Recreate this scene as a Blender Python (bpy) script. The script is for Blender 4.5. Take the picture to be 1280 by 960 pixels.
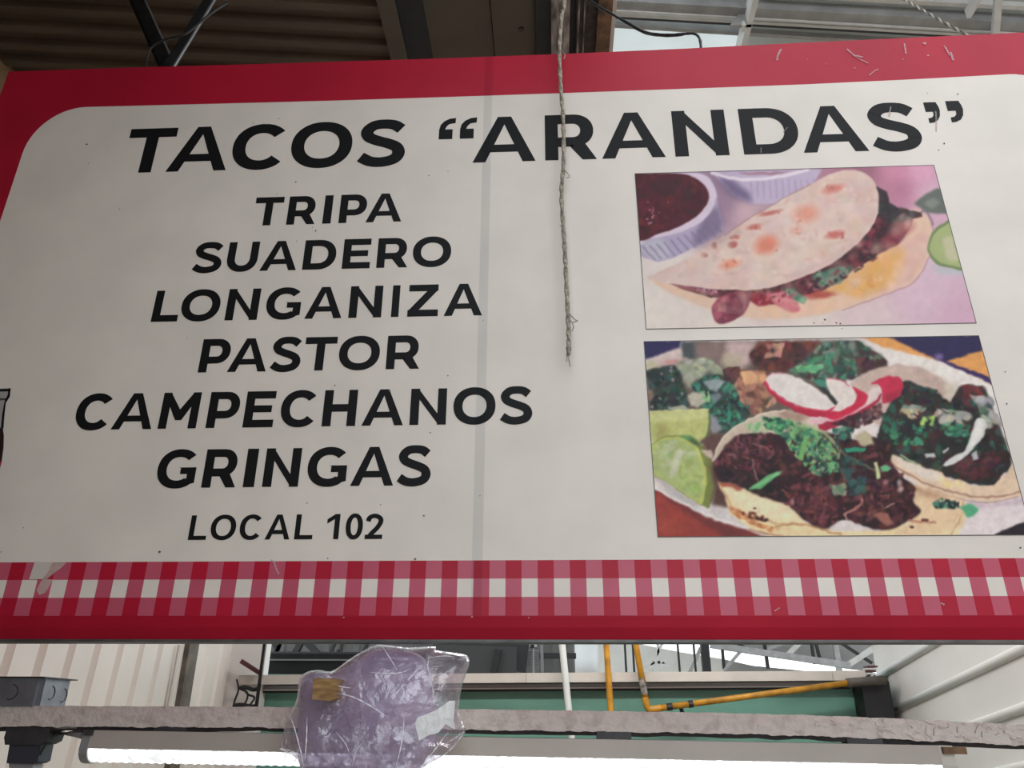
import bpy, bmesh, math, random
import numpy as np
from mathutils import Vector, Matrix

for o in list(bpy.data.objects):
    bpy.data.objects.remove(o, do_unlink=True)
SC = bpy.context.scene
COL = SC.collection
random.seed(7)
RNG = np.random.default_rng(11)

# ------------------------------------------------------------------ camera
F = 962.0
PITCH, YAW, ROLL = math.radians(23.744), math.radians(-3.038), math.radians(0.347)
D = 1.24
FILL = 40.0  # strength of the added fill lamp behind the sign
EYE = np.array([0.0, -D, 1.6])
cp, sp, cy, sy = math.cos(PITCH), math.sin(PITCH), math.cos(YAW), math.sin(YAW)
FWD = np.array([sy * cp, cy * cp, sp])
R0 = np.array([cy, -sy, 0.0])
U0 = np.cross(R0, FWD)
RIGHT = math.cos(ROLL) * R0 + math.sin(ROLL) * U0
UP = -math.sin(ROLL) * R0 + math.cos(ROLL) * U0

cam_d = bpy.data.cameras.new('camera')
cam_d.sensor_width = 36.0
cam_d.lens = 36.0 * F / 1280.0
cam_d.clip_start = 0.02
cam_d.clip_end = 200
cam = bpy.data.objects.new('camera', cam_d)
COL.objects.link(cam)
m = Matrix.Identity(4)
for i in range(3):
    m[i][0], m[i][1], m[i][2], m[i][3] = RIGHT[i], UP[i], -FWD[i], EYE[i]
cam.matrix_world = m
SC.camera = cam

# ------------------------------------------------------------------ sky, exposure
SC.view_settings.view_transform = 'Standard'
SC.view_settings.look = 'None'
SC.view_settings.gamma = 1.0
SC.view_settings.use_curve_mapping = False
SC.view_settings.exposure = 0.64
world = bpy.data.worlds.new('overcast_sky')
SC.world = world
world.use_nodes = True
wb = world.node_tree.nodes['Background']
wb.inputs['Color'].default_value = (0.91, 0.97, 1.02, 1)
wb.inputs['Strength'].default_value = 1.3

# ------------------------------------------------------------------ pixel -> place helpers
def ray(x, y):
    return (x - 640) / F * RIGHT - (y - 480) / F * UP + FWD
def onY(x, y, Y=0.0):
    d = ray(x, y); return EYE + d * ((Y - EYE[1]) / d[1])
def onZ(x, y, Z):
    d = ray(x, y); return EYE + d * ((Z - EYE[2]) / d[2])
def onX(x, y, X):
    d = ray(x, y); return EYE + d * ((X - EYE[0]) / d[0])

def srgb(r, g=None, b=None):
    if g is None: r, g, b = r
    f = lambda c: ((c / 255 + 0.055) / 1.055) ** 2.4 if c > 10 else c / 255 / 12.92
    return (f(r), f(g), f(b))

# ------------------------------------------------------------------ materials
MATS = {}
def mat(name, col, rough=0.6, metal=0.0, noise=0.0, scale=20.0, bump=0.0, bscale=60.0, spec=0.5,
        col2=None, detail=6.0, emit=None, estr=0.0, stretch=(1, 1, 1), lo=0.35, hi=0.7):
    if name in MATS: return MATS[name]
    M = bpy.data.materials.new(name); M.use_nodes = True
    nt = M.node_tree; N = nt.nodes; L = nt.links
    b = N['Principled BSDF']
    b.inputs['Base Color'].default_value = (*col, 1)
    b.inputs['Roughness'].default_value = rough
    b.inputs['Metallic'].default_value = metal
    b.inputs['Specular IOR Level'].default_value = spec
    tc = N.new('ShaderNodeTexCoord')
    mp = N.new('ShaderNodeMapping'); mp.inputs['Scale'].default_value = stretch
    L.new(tc.outputs['Object'], mp.inputs['Vector'])
    if noise > 0:
        nz = N.new('ShaderNodeTexNoise'); nz.inputs['Scale'].default_value = scale
        nz.inputs['Detail'].default_value = detail
        L.new(mp.outputs['Vector'], nz.inputs['Vector'])
        rp = N.new('ShaderNodeValToRGB')
        c2 = col2 if col2 else tuple(c * (1 - noise) for c in col)
        rp.color_ramp.elements[0].position = lo; rp.color_ramp.elements[1].position = hi
        rp.color_ramp.elements[0].color = (*c2, 1); rp.color_ramp.elements[1].color = (*col, 1)
        L.new(nz.outputs['Fac'], rp.inputs['Fac']); L.new(rp.outputs['Color'], b.inputs['Base Color'])
    if bump > 0:
        n2 = N.new('ShaderNodeTexNoise'); n2.inputs['Scale'].default_value = bscale
        n2.inputs['Detail'].default_value = 5
        L.new(mp.outputs['Vector'], n2.inputs['Vector'])
        bp = N.new('ShaderNodeBump'); bp.inputs['Strength'].default_value = bump
        bp.inputs['Distance'].default_value = 0.004
        L.new(n2.outputs['Fac'], bp.inputs['Height']); L.new(bp.outputs['Normal'], b.inputs['Normal'])
    if emit:
        b.inputs['Emission Color'].default_value = (*emit, 1)
        b.inputs['Emission Strength'].default_value = estr
    MATS[name] = M
    return M

def mat_sheet(name, col, trans):
    """milky roof sheet that lets some daylight through"""
    M = bpy.data.materials.new(name); M.use_nodes = True
    nt = M.node_tree; N = nt.nodes; L = nt.links
    for n in list(N):
        if n.type != 'OUTPUT_MATERIAL': N.remove(n)
    out = [n for n in N if n.type == 'OUTPUT_MATERIAL'][0]
    d = N.new('ShaderNodeBsdfDiffuse'); d.inputs['Color'].default_value = (*col, 1)
    t = N.new('ShaderNodeBsdfTranslucent'); t.inputs['Color'].default_value = (*col, 1)
    mx = N.new('ShaderNodeMixShader'); mx.inputs['Fac'].default_value = trans
    tc = N.new('ShaderNodeTexCoord')
    nz = N.new('ShaderNodeTexNoise'); nz.inputs['Scale'].default_value = 3
    L.new(tc.outputs['Object'], nz.inputs['Vector'])
    rp = N.new('ShaderNodeValToRGB')
    rp.color_ramp.elements[0].color = (*[c * 0.86 for c in col], 1); rp.color_ramp.elements[1].color = (*col, 1)
    L.new(nz.outputs['Fac'], rp.inputs['Fac'])
    L.new(rp.outputs['Color'], d.inputs['Color']); L.new(rp.outputs['Color'], t.inputs['Color'])
    L.new(d.outputs[0], mx.inputs[1]); L.new(t.outputs[0], mx.inputs[2]); L.new(mx.outputs[0], out.inputs[0])
    return M

def mat_half(name, col, fac):
    M = bpy.data.materials.new(name); M.use_nodes = True
    N = M.node_tree.nodes; L = M.node_tree.links; b = N['Principled BSDF']; b.inputs['Base Color'].default_value = (*col, 1); b.inputs['Roughness'].default_value = 0.7
    t = N.new('ShaderNodeBsdfTransparent'); mx = N.new('ShaderNodeMixShader'); mx.inputs['Fac'].default_value = fac
    L.new(t.outputs[0], mx.inputs[1]); L.new(b.outputs[0], mx.inputs[2]); L.new(mx.outputs[0], N['Material Output'].inputs[0])
    return M
WHITE = (0.76, 0.693, 0.628)
M_face = mat('cream_vinyl', WHITE, 0.35, noise=0.1, scale=7, lo=0.3, hi=0.62, spec=0.35)
M_red = mat('red_vinyl', (0.455, 0.011, 0.036), 0.42, noise=0.18, scale=5, spec=0.25)
M_pink = mat('pink_print', (0.52, 0.095, 0.15), 0.35, noise=0.1, scale=12, spec=0.35)
M_ink = mat('black_ink', (0.008, 0.008, 0.009), 0.5, spec=0.16)
M_line = mat('grey_line', (0.07, 0.065, 0.07), 0.5)
M_edge = mat('sign_frame_steel', (0.16, 0.15, 0.15), 0.5, 0.6, noise=0.4, scale=30)
M_fleck = mat_half('scuffed_white', (0.66, 0.52, 0.54), 0.34)
M_dirt = mat('dirt_speck', (0.09, 0.075, 0.06), 0.8)
M_darksheet = mat('sooty_sheet', (0.118, 0.098, 0.07), 0.62, noise=0.35, scale=5, stretch=(0.5, 3, 1))
M_olive = mat('olive_board', (0.10, 0.09, 0.066), 0.7, noise=0.25, scale=4)
M_black = mat('dark_steel', (0.014, 0.015, 0.018), 0.55, noise=0.4, scale=18)
M_iron = mat('angle_iron', (0.03, 0.03, 0.032), 0.4, 0.5, noise=0.5, scale=40)
M_ironedge = mat('worn_iron_edge', (0.3, 0.3, 0.3), 0.4, 0.6)
M_rust = mat('rusty_steel', (0.23, 0.135, 0.07), 0.75, noise=0.7, scale=22, bump=0.4, col2=(0.06, 0.035, 0.022))
M_flake = mat('flaked_paint', (0.42, 0.40, 0.37), 0.7, noise=0.85, scale=45, bump=0.5, col2=(0.05, 0.04, 0.035), stretch=(1, 0.25, 1))
M_dkbrown = mat('greasy_brown', (0.055, 0.042, 0.034), 0.6, noise=0.7, scale=40, bump=0.5)
M_cream = mat('cream_sheet_metal', (0.78, 0.735, 0.67), 0.45, noise=0.12, scale=3)
M_whitesheet = mat('white_sheet_metal', (0.76, 0.75, 0.725), 0.5, noise=0.1, scale=3)
M_greyroof = mat('grey_roof_sheet', (0.30, 0.30, 0.30), 0.6, noise=0.2, scale=2)
M_purlin = mat('galvanised_steel', (0.40, 0.405, 0.405), 0.5, 0.25, noise=0.25, scale=9)
M_purlin_l = mat('pale_painted_steel', (0.66, 0.66, 0.64), 0.5, noise=0.15, scale=9)
M_roof = mat_sheet('milky_roof_sheet', (0.86, 0.89, 0.88), 0.62)
M_tarp = mat_sheet('milky_tarp', (0.9, 0.92, 0.93), 0.6)
M_beam = mat('flaking_beige_paint', (0.68, 0.63, 0.59), 0.75, noise=0.5, scale=40, bump=0.8, bscale=130, col2=(0.46, 0.40, 0.365), lo=0.25, hi=0.5)
M_flk = mat('curled_beige_paint', (0.74, 0.69, 0.64), 0.7, noise=0.2, scale=60, bump=0.5)
M_beamdk = mat('dark_underside', (0.035, 0.028, 0.028), 0.7, noise=0.4, scale=40)
M_lamp = mat('lamp_housing_grey', (0.46, 0.42, 0.375), 0.45, noise=0.1, scale=10)
M_cap = mat('grey_plastic', (0.25, 0.25, 0.26), 0.4)
M_led = mat('lit_diffuser', (0.9, 0.9, 0.9), 0.3, emit=(0.93, 0.97, 1.0), estr=1.0)
def led_pattern(M):
    N = M.node_tree.nodes; L = M.node_tree.links; b = N['Principled BSDF']
    tc = N.new('ShaderNodeTexCoord'); v = N.new('ShaderNodeTexVoronoi'); v.inputs['Scale'].default_value = 95
    r = N.new('ShaderNodeMapRange'); r.inputs['From Max'].default_value = 0.75; r.inputs['To Min'].default_value = 2.4; r.inputs['To Max'].default_value = 0.45
    L.new(tc.outputs['Object'], v.inputs['Vector']); L.new(v.outputs['Distance'], r.inputs['Value']); L.new(r.outputs['Result'], b.inputs['Emission Strength'])
led_pattern(M_led)
M_box = mat('galvanised_box', (0.26, 0.30, 0.345), 0.4, 0.25, noise=0.3, scale=30)
M_boxlid = mat('box_lid', (0.03, 0.03, 0.035), 0.5)
M_plug = mat('black_plastic', (0.05, 0.05, 0.055), 0.5, noise=0.3, scale=50, bump=0.3)
M_cable = mat('black_cable', (0.012, 0.012, 0.012), 0.55)
M_twine = mat('jute_twine', (0.50, 0.44, 0.36), 0.9, noise=0.5, scale=140, bump=0.9, bscale=300)
M_dktwine = mat('sooty_twine', (0.12, 0.11, 0.10), 0.9, noise=0.7, scale=160, bump=0.9, bscale=300)
M_green = mat('sea_green_paint', (0.15, 0.37, 0.29), 0.45, noise=0.3, scale=5, stretch=(0.6, 1, 2))
M_ledge = mat('off_white_ledge', (0.60, 0.57, 0.51), 0.6, noise=0.15, scale=8)
M_yellow = mat('yellow_gas_paint', (0.62, 0.30, 0.025), 0.4, noise=0.45, scale=25)
M_wpipe = mat('white_pvc', (0.66, 0.70, 0.68), 0.35)
M_floor = mat('concrete', (0.34, 0.27, 0.20), 0.8, noise=0.3, scale=4)
M_shade = mat('shade_wall_brown', (0.20, 0.112, 0.045), 0.8, noise=0.4, scale=2)  # warm dark colour of the added light-blocking walls
M_wood = mat('raw_wood_end', (0.40, 0.23, 0.09), 0.75, noise=0.5, scale=45, bump=0.4, stretch=(1, 1, 4))
M_redbar = mat('maroon_paint', (0.09, 0.028, 0.03), 0.55)
M_glint = mat('white_glint', (0.88, 0.88, 0.89), 0.3, noise=0.15, scale=60, bump=0.8, bscale=80)  # white colour for the reflection built into the bag

def mat_tape():
    M = bpy.data.materials.new('joint_strip'); M.use_nodes = True
    N = M.node_tree.nodes; L = M.node_tree.links
    t = N.new('ShaderNodeBsdfTransparent'); t.inputs['Color'].default_value = (0.955, 0.96, 0.967, 1)
    L.new(t.outputs[0], N['Material Output'].inputs[0])
    return M
M_tape = mat_tape()

def mat_scuff():
    M = bpy.data.materials.new('worn_print'); M.use_nodes = True
    nt = M.node_tree; N = nt.nodes; L = nt.links
    b = N['Principled BSDF']; b.inputs['Base Color'].default_value = (*WHITE, 1); b.inputs['Roughness'].default_value = 0.6
    t = N.new('ShaderNodeBsdfTransparent'); mx = N.new('ShaderNodeMixShader')
    tc = N.new('ShaderNodeTexCoord'); mp = N.new('ShaderNodeMapping'); mp.inputs['Rotation'].default_value = (0, 0.4, 0)
    mp.inputs['Scale'].default_value = (2.2, 1, 0.9)
    nz = N.new('ShaderNodeTexNoise'); nz.inputs['Scale'].default_value = 45; nz.inputs['Detail'].default_value = 6
    rp = N.new('ShaderNodeValToRGB'); rp.color_ramp.elements[0].position = 0.22; rp.color_ramp.elements[1].position = 0.55
    L.new(tc.outputs['Object'], mp.inputs['Vector']); L.new(mp.outputs['Vector'], nz.inputs['Vector'])
    L.new(nz.outputs['Fac'], rp.inputs['Fac']); L.new(rp.outputs['Color'], mx.inputs['Fac'])
    L.new(t.outputs[0], mx.inputs[1]); L.new(b.outputs[0], mx.inputs[2]); L.new(mx.outputs[0], N['Material Output'].inputs[0])
    return M
M_scuff = mat_scuff()

def mat_bag(name, dif, tra, f0, f1, gl):
    M = bpy.data.materials.new(name); M.use_nodes = True
    nt = M.node_tree; N = nt.nodes; L = nt.links
    for n in list(N):
        if n.type != 'OUTPUT_MATERIAL': N.remove(n)
    out = [n for n in N if n.type == 'OUTPUT_MATERIAL'][0]
    t = N.new('ShaderNodeBsdfTransparent'); t.inputs['Color'].default_value = (0.93, 0.905, 0.955, 1)
    d = N.new('ShaderNodeBsdfDiffuse'); d.inputs['Color'].default_value = (*dif, 1)
    tr = N.new('ShaderNodeBsdfTranslucent'); tr.inputs['Color'].default_value = (*tra, 1)
    g = N.new('ShaderNodeBsdfGlossy'); g.inputs['Roughness'].default_value = 0.12; g.inputs['Color'].default_value = (1, 1, 1, 1)
    m0 = N.new('ShaderNodeMixShader'); m0.inputs['Fac'].default_value = 0.5
    m1 = N.new('ShaderNodeMixShader')
    m2 = N.new('ShaderNodeMixShader')
    tc = N.new('ShaderNodeTexCoord')
    nz = N.new('ShaderNodeTexNoise'); nz.inputs['Scale'].default_value = 14; nz.inputs['Detail'].default_value = 4
    rp = N.new('ShaderNodeMapRange'); rp.inputs['From Min'].default_value = 0.3; rp.inputs['From Max'].default_value = 0.7
    rp.inputs['To Min'].default_value = f0; rp.inputs['To Max'].default_value = f1
    L.new(tc.outputs['Object'], nz.inputs['Vector']); L.new(nz.outputs['Fac'], rp.inputs['Value'])
    L.new(d.outputs[0], m0.inputs[1]); L.new(tr.outputs[0], m0.inputs[2])
    L.new(rp.outputs['Result'], m1.inputs['Fac'])
    L.new(t.outputs[0], m1.inputs[1]); L.new(m0.outputs[0], m1.inputs[2])
    fr = N.new('ShaderNodeFresnel'); fr.inputs['IOR'].default_value = 1.5
    ml = N.new('ShaderNodeMath'); ml.operation = 'MULTIPLY_ADD'; ml.inputs[1].default_value = 1.0; ml.inputs[2].default_value = gl
    L.new(fr.outputs[0], ml.inputs[0]); L.new(ml.outputs[0], m2.inputs['Fac'])
    wv = N.new('ShaderNodeTexNoise'); wv.inputs['Scale'].default_value = 55; wv.inputs['Detail'].default_value = 3; wv.inputs['Distortion'].default_value = 1.5
    bp = N.new('ShaderNodeBump'); bp.inputs['Strength'].default_value = 0.55; bp.inputs['Distance'].default_value = 0.006
    L.new(tc.outputs['Object'], wv.inputs['Vector']); L.new(wv.outputs['Fac'], bp.inputs['Height'])
    for s in (d, tr, g): L.new(bp.outputs['Normal'], s.inputs['Normal'])
    L.new(m1.outputs[0], m2.inputs[1]); L.new(g.outputs[0], m2.inputs[2]); L.new(m2.outputs[0], out.inputs[0])
    return M
M_bag = mat_bag('lilac_film', (0.72, 0.64, 0.80), (0.66, 0.57, 0.76), 0.40, 0.74, 0.06)
M_film = mat_bag('clear_film', (0.62, 0.58, 0.66), (0.55, 0.51, 0.60), 0.10, 0.26, 0.10)

# ------------------------------------------------------------------ mesh helpers
ORIG = {}
class MB:
    def __init__(s): s.v = []; s.f = []; s.mi = []
    def add(s, vs, fs, mi=0):
        k = len(s.v); s.v += [tuple(map(float, p)) for p in vs]
        for f in fs: s.f.append([k + i for i in f]); s.mi.append(mi)
        return s
    def box(s, lo, hi, mi=0):
        x0, y0, z0 = lo; x1, y1, z1 = hi
        vs = [(x0, y0, z0), (x1, y0, z0), (x1, y1, z0), (x0, y1, z0), (x0, y0, z1), (x1, y0, z1), (x1, y1, z1), (x0, y1, z1)]
        return s.add(vs, [(3, 2, 1, 0), (4, 5, 6, 7), (0, 1, 5, 4), (1, 2, 6, 5), (2, 3, 7, 6), (3, 0, 4, 7)], mi)
    def bar(s, a, b, w, h, up=(0, 0, 1), mi=0):
        a = np.array(a, float); b = np.array(b, float); d = b - a; d /= np.linalg.norm(d)
        u = np.array(up, float); sd = np.cross(d, u); n = np.linalg.norm(sd)
        if n < 1e-4: sd = np.cross(d, np.array([0, 1.0, 0])); n = np.linalg.norm(sd)
        sd /= n; u = np.cross(sd, d)
        vs = []
        for p in (a, b):
            for i, j in ((-1, -1), (1, -1), (1, 1), (-1, 1)): vs.append(p + sd * i * w / 2 + u * j * h / 2)
        return s.add(vs, [(3, 2, 1, 0), (4, 5, 6, 7), (0, 1, 5, 4), (1, 2, 6, 5), (2, 3, 7, 6), (3, 0, 4, 7)], mi)
    def tube(s, pts, rad, n=10, mi=0):
        pts = [np.array(p, float) for p in pts]
        rs = rad if hasattr(rad, '__len__') else [rad] * len(pts)
        rings = []; ref = None
        for i, p in enumerate(pts):
            a = pts[max(i - 1, 0)]; b = pts[min(i + 1, len(pts) - 1)]
            d = b - a; d /= (np.linalg.norm(d) + 1e-12)
            if ref is None:
                ref = np.cross(d, [0.0, 1.0, 0.02]) if abs(d[1]) < 0.9 else np.cross(d, [1.0, 0, 0])
            ref = ref - d * ref.dot(d); ref /= (np.linalg.norm(ref) + 1e-12)
            w = np.cross(d, ref)
            rings.append([p + rs[i] * (math.cos(t) * ref + math.sin(t) * w) for t in [2 * math.pi * k / n for k in range(n)]])
        vs = [q for r in rings for q in r]; fs = []
        for i in range(len(pts) - 1):
            for k in range(n):
                fs.append((i * n + k, i * n + (k + 1) % n, (i + 1) * n + (k + 1) % n, (i + 1) * n + k))
        fs.append(tuple(range(n - 1, -1, -1))); e = (len(pts) - 1) * n
        fs.append(tuple(range(e, e + n)))
        return s.add(vs, fs, mi)
    def prism(s, poly, y0, y1, mi=0):
        """poly = (x,z) outline facing -Y; y0 front, y1 back"""
        n = len(poly)
        ar = sum(poly[i][0] * poly[(i + 1) % n][1] - poly[(i + 1) % n][0] * poly[i][1] for i in range(n))
        if ar < 0: poly = poly[::-1]
        vs = [(p[0], y0, p[1]) for p in poly] + [(p[0], y1, p[1]) for p in poly]
        fs = [tuple(range(n)), tuple(range(2 * n - 1, n - 1, -1))]
        for i in range(n):
            j = (i + 1) % n; fs.append((i, n + i, n + j, j))
        return s.add(vs, fs, mi)
    def build(s, name, mats, parent=None, smooth=False, origin=None):
        V = np.array(s.v)
        if origin is None:
            lo, hi = V.min(0), V.max(0); origin = np.array([(lo[0] + hi[0]) / 2, (lo[1] + hi[1]) / 2, lo[2]])
        origin = np.array(origin, float)
        me = bpy.data.meshes.new(name); me.from_pydata([tuple(p) for p in V - origin], [], s.f)
        for mm in (mats if isinstance(mats, (list, tuple)) else [mats]): me.materials.append(mm)
        me.polygons.foreach_set('material_index', s.mi)
        if smooth: me.polygons.foreach_set('use_smooth', [True] * len(me.polygons))
        me.update()
        o = bpy.data.objects.new(name, me); COL.objects.link(o)
        po = ORIG[parent.name] if parent else np.zeros(3)
        o.location = tuple(origin - po)
        if parent: o.parent = parent
        ORIG[o.name] = origin
        return o

def empty(name, loc):
    o = bpy.data.objects.new(name, None); COL.objects.link(o); o.location = tuple(loc); o.empty_display_size = 0.05
    ORIG[o.name] = np.array(loc, float); return o
def tag(o, label=None, cat=None, group=None, kind=None):
    if label: o['label'] = label
    if cat: o['category'] = cat
    if group: o['group'] = group
    if kind: o['kind'] = kind
    return o
def struct(o, label=None):
    o['kind'] = 'structure'
    if label: o['label'] = label
    return o
def spline(pts, n=8):
    P = [np.array(p, float) for p in pts]; P = [2 * P[0] - P[1]] + P + [2 * P[-1] - P[-2]]; out = []
    for i in range(1, len(P) - 2):
        for k in range(n):
            t = k / n
            out.append(0.5 * ((2 * P[i]) + (-P[i - 1] + P[i + 1]) * t + (2 * P[i - 1] - 5 * P[i] + 4 * P[i + 1] - P[i + 2]) * t * t + (-P[i - 1] + 3 * P[i] - 3 * P[i + 1] + P[i + 2]) * t ** 3))
    out.append(P[-2]); return out
def corrugated(name, mats, p0, ua, ub, la, lb, pitch, depth, nrm, duty=0.5, label=None):
    """sheet from p0, ribs running along ub, stepping along ua; nrm = rib direction"""
    p0, ua, ub, nrm = [np.array(q, float) for q in (p0, ua, ub, nrm)]
    prof = []; k = 0
    e = 0.12 * pitch
    while k * pitch < la:
        a = k * pitch
        prof += [(a, 0), (a + pitch * (1 - duty) - e, 0), (a + pitch * (1 - duty), depth), (a + pitch - e, depth)]
        k += 1
    prof.append((k * pitch, 0))
    mb = MB(); vs = []
    for a, h in prof:
        vs += [p0 + ua * a + nrm * h, p0 + ua * a + nrm * h + ub * lb]
    mb.add(vs, [(2 * i, 2 * i + 2, 2 * i + 3, 2 * i + 1) for i in range(len(prof) - 1)])
    o = mb.build(name, mats)
    sol = o.modifiers.new('thickness', 'SOLIDIFY'); sol.thickness = 0.002; sol.offset = 0
    return struct(o, label)

# ------------------------------------------------------------------ the setting: floor, ceiling, roof, walls
struct(MB().box((-14, -14, -0.1), (14, 26, 0.0)).build('floor', M_floor))
XL, XR, YG = -1.36, 1.36, 2.10           # left wall, right wall, green fascia behind
ZC = 3.6                                  # low ceiling over the left part
a7 = math.radians(6.5)
ux = np.array([math.cos(a7), math.sin(a7), 0]); uy = np.array([0, 1.0, 0])
X_CE = float(onZ(486, 40, ZC)[0])         # where the corrugated part of the ceiling ends
corrugated('ceiling', M_darksheet, np.array([X_CE, -2.5, ZC + 0.02]) - ux * 3.2, uy, ux, 3.4, 3.2, 0.074, -0.02, (0, 0, 1), 0.45)
struct(MB().box((X_CE - 0.02, -0.9, ZC + 0.06), (float(onZ(763, 40, ZC - 0.06)[0]), 0.95, ZC + 0.09)).build('ceiling_deck', M_olive))
struct(MB().box((X_CE - 3.2, -2.8, ZC + 0.06), (X_CE - 0.02, 0.95, ZC + 0.09)).build('ceiling_deck_left', M_olive))

def yjoist(name, x0, x1, zb, h, mt, label, y0=-0.9, y1=0.95, cat='joist', group=None):
    a = onZ(x0, 40, zb)[0]; b = onZ(x1, 40, zb)[0]
    return tag(MB().box((a, y0, zb), (b, y1, zb + h)).build(name, mt), label, cat, group)
yjoist('ceiling_joist', 480, 501, ZC - 0.02, 0.085, M_olive, 'olive ceiling joist edging the sooty corrugated ceiling')
yjoist('ceiling_joist', 502, 535, ZC - 0.008, 0.06, M_black, 'black recessed ceiling joist beside the wide olive board')
yjoist('ceiling_board', 535.5, 615.5, ZC - 0.005, 0.07, M_olive, 'wide olive ceiling board beside the black recessed joist', cat='board')
bd = yjoist('ceiling_board', 616.5, 669.5, ZC - 0.012, 0.077, M_olive, 'narrow olive ceiling board with a round bolt head', cat='board')
c = onZ(652, 36, ZC - 0.012)
MB().tube([c + [0, 0, 0.004], c + [0, 0, -0.006]], 0.008, 12).build('bolt', M_dkbrown, bd)
yjoist('ceiling_joist', 670, 688.5, ZC - 0.03, 0.095, M_black, 'black steel joist beside the narrow olive board')
fj = yjoist('steel_channel', 689, 712, ZC - 0.06, 0.125, M_flake, 'grey steel channel with peeling white paint above the hanging twine', cat='channel')
yjoist('steel_channel', 712.5, 719, ZC - 0.02, 0.08, M_black, 'thin black steel channel between peeling and brown channels', cat='channel')
gc = yjoist('steel_channel', 719.5, 745, ZC - 0.035, 0.1, M_dkbrown, 'greasy dark brown steel channel with banded wear', cat='channel')
for xx, ww in ((721.5, 2.5), (729, 1.6)):
    a = onZ(xx, 40, ZC - 0.04)[0]; b = onZ(xx + ww, 40, ZC - 0.04)[0]
    MB().box((a, -0.9, ZC - 0.042), (b, 0.95, ZC - 0.034)).build('paint_streak', M_flake, gc)
rj = yjoist('steel_channel', 746, 763.5, ZC - 0.06, 0.12, M_rust, 'rusty orange-brown steel channel at the ceiling edge', cat='channel')
a = onZ(763.5, 40, ZC - 0.06)[0]; b = onZ(768, 40, ZC - 0.06)[0]
MB().box((a - 0.0005, -0.9, ZC - 0.06), (b, 0.95, ZC + 0.04)).build('edge_strip', M_ledge, rj)

TH_S = 0.045
# angle-iron struts that hold the sign up to the ceiling
def strut(px, Y, w, label, mats):
    a = onY(*px[0], Y); b = onY(*px[1], Y); d = b - a
    t = (ZC + 0.015 - a[2]) / d[2]; b = a + d * t
    root = empty('sign_strut', a)
    MB().bar(a, b, w, 0.006, (0, 1, 0)).build('flange', mats, root)
    s = np.cross(d / np.linalg.norm(d), [0, 1, 0])
    MB().bar(a + s * w / 2 + [0, 0.012, 0], b + s * w / 2 + [0, 0.012, 0], 0.005, 0.03, (0, 1, 0)).build('flange', mats, root)
    MB().bar(a - s * w / 2 + [0, -0.004, 0], b - s * w / 2 + [0, -0.004, 0], 0.004, 0.004, (0, 1, 0)).build('worn_edge', M_ironedge, root)
    MB().box((a[0] - 0.008, TH_S - 0.001, a[2] - 0.03), (a[0] + 0.008, Y + 0.003, a[2] + 0.01)).build('foot_plate', mats, root)
    return tag(root, label, 'strut')
strut(((217, 100), (172, 0)), 0.085, 0.034, 'dark angle-iron sign strut leaning away from the twine', M_iron)
strut(((202, 100), (263, 0)), 0.049, 0.026, 'dark angle-iron sign strut with a bright worn edge', M_black)
tag(MB().tube(spline([onY(182, 88, 0.03), onY(184, 75, 0.03), onY(189, 60, 0.025), onY(205, 50, 0.022), onY(232, 42, 0.018), onY(262, 18, 0.015), onY(284, 3, 0.02)]), 0.0028, 6).build('tie_wire', M_cable, smooth=True),
    'black tie wire twisted round the two crossing sign struts', 'wire')

# high milky roof over the right side, with its steel
ZH = 5.2
P = onZ(770, 45, ZH)
corrugated('ceiling_hall', M_roof, np.array([-4.0, 0.5, ZH + 0.1]), (0, 1, 0), (1, 0.06, 0), 5.0, 11.0, 0.42, 0.03, (0, 0, 1), 0.3)
q0 = onZ(946, 20, ZH)
struct(MB().box((float(q0[0]), 0.9, ZH + 0.075), (float(q0[0]) + 5.0, 5.4, ZH + 0.085)).build('ceiling_hall_panel', mat_sheet('grey_milky_sheet', (0.66, 0.68, 0.67), 0.4)))
def xbar(name, p0, p1, y0, y1, z, th, mt, label, group=None, cat='purlin'):
    """member across the roof: pixel line p0-p1 is its near edge centre; y0,y1 = extra length"""
    a = onZ(*p0, z); b = onZ(*p1, z); d = b - a
    a2 = a - d * y0; b2 = b + d * y1
    wa = np.linalg.norm(onZ(p0[0], p0[1] + th / 2, z) - onZ(p0[0], p0[1] - th / 2, z))
    return tag(MB().bar(a2 + [0, 0, 0.035], b2 + [0, 0, 0.035], wa, 0.07).build(name, mt), label, cat, group)
xbar('roof_purlin', (770, 6.5), (1270, 34), 0.35, 0.5, ZH, 11, M_purlin, 'wide grey roof purlin under the milky roof')
xbar('roof_purlin', (770, 14.5), (1270, 43), 0.35, 0.5, ZH - 0.01, 2.0, M_purlin_l, 'pale thin roof rail next to the wide grey purlin')
xbar('roof_purlin', (770, 19), (1270, 48), 0.35, 0.5, ZH + 0.03, 4.5, M_purlin_l, 'light grey roof rail behind the stretched dark cable', cat='purlin')
xbar('roof_purlin', (770, 33), (1270, 64), 0.35, 0.5, ZH + 0.04, 4, M_purlin, 'thin grey roof rail nearest the menu sign')
xbar('roof_purlin', (770, -16), (1270, 10), 0.35, 0.5, ZH + 0.04, 5, M_purlin_l, 'pale roof rail farthest from the menu sign')
a = onZ(775, 22.5, ZH - 0.05); b = onZ(1200, 46.5, ZH - 0.05)
tag(MB().tube([a - (b - a) * 0.3, a, b, b + (b - a) * 0.4], 0.006, 6).build('roof_cable', M_cable), 'straight dark cable stretched along the roof purlins', 'cable')
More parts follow.
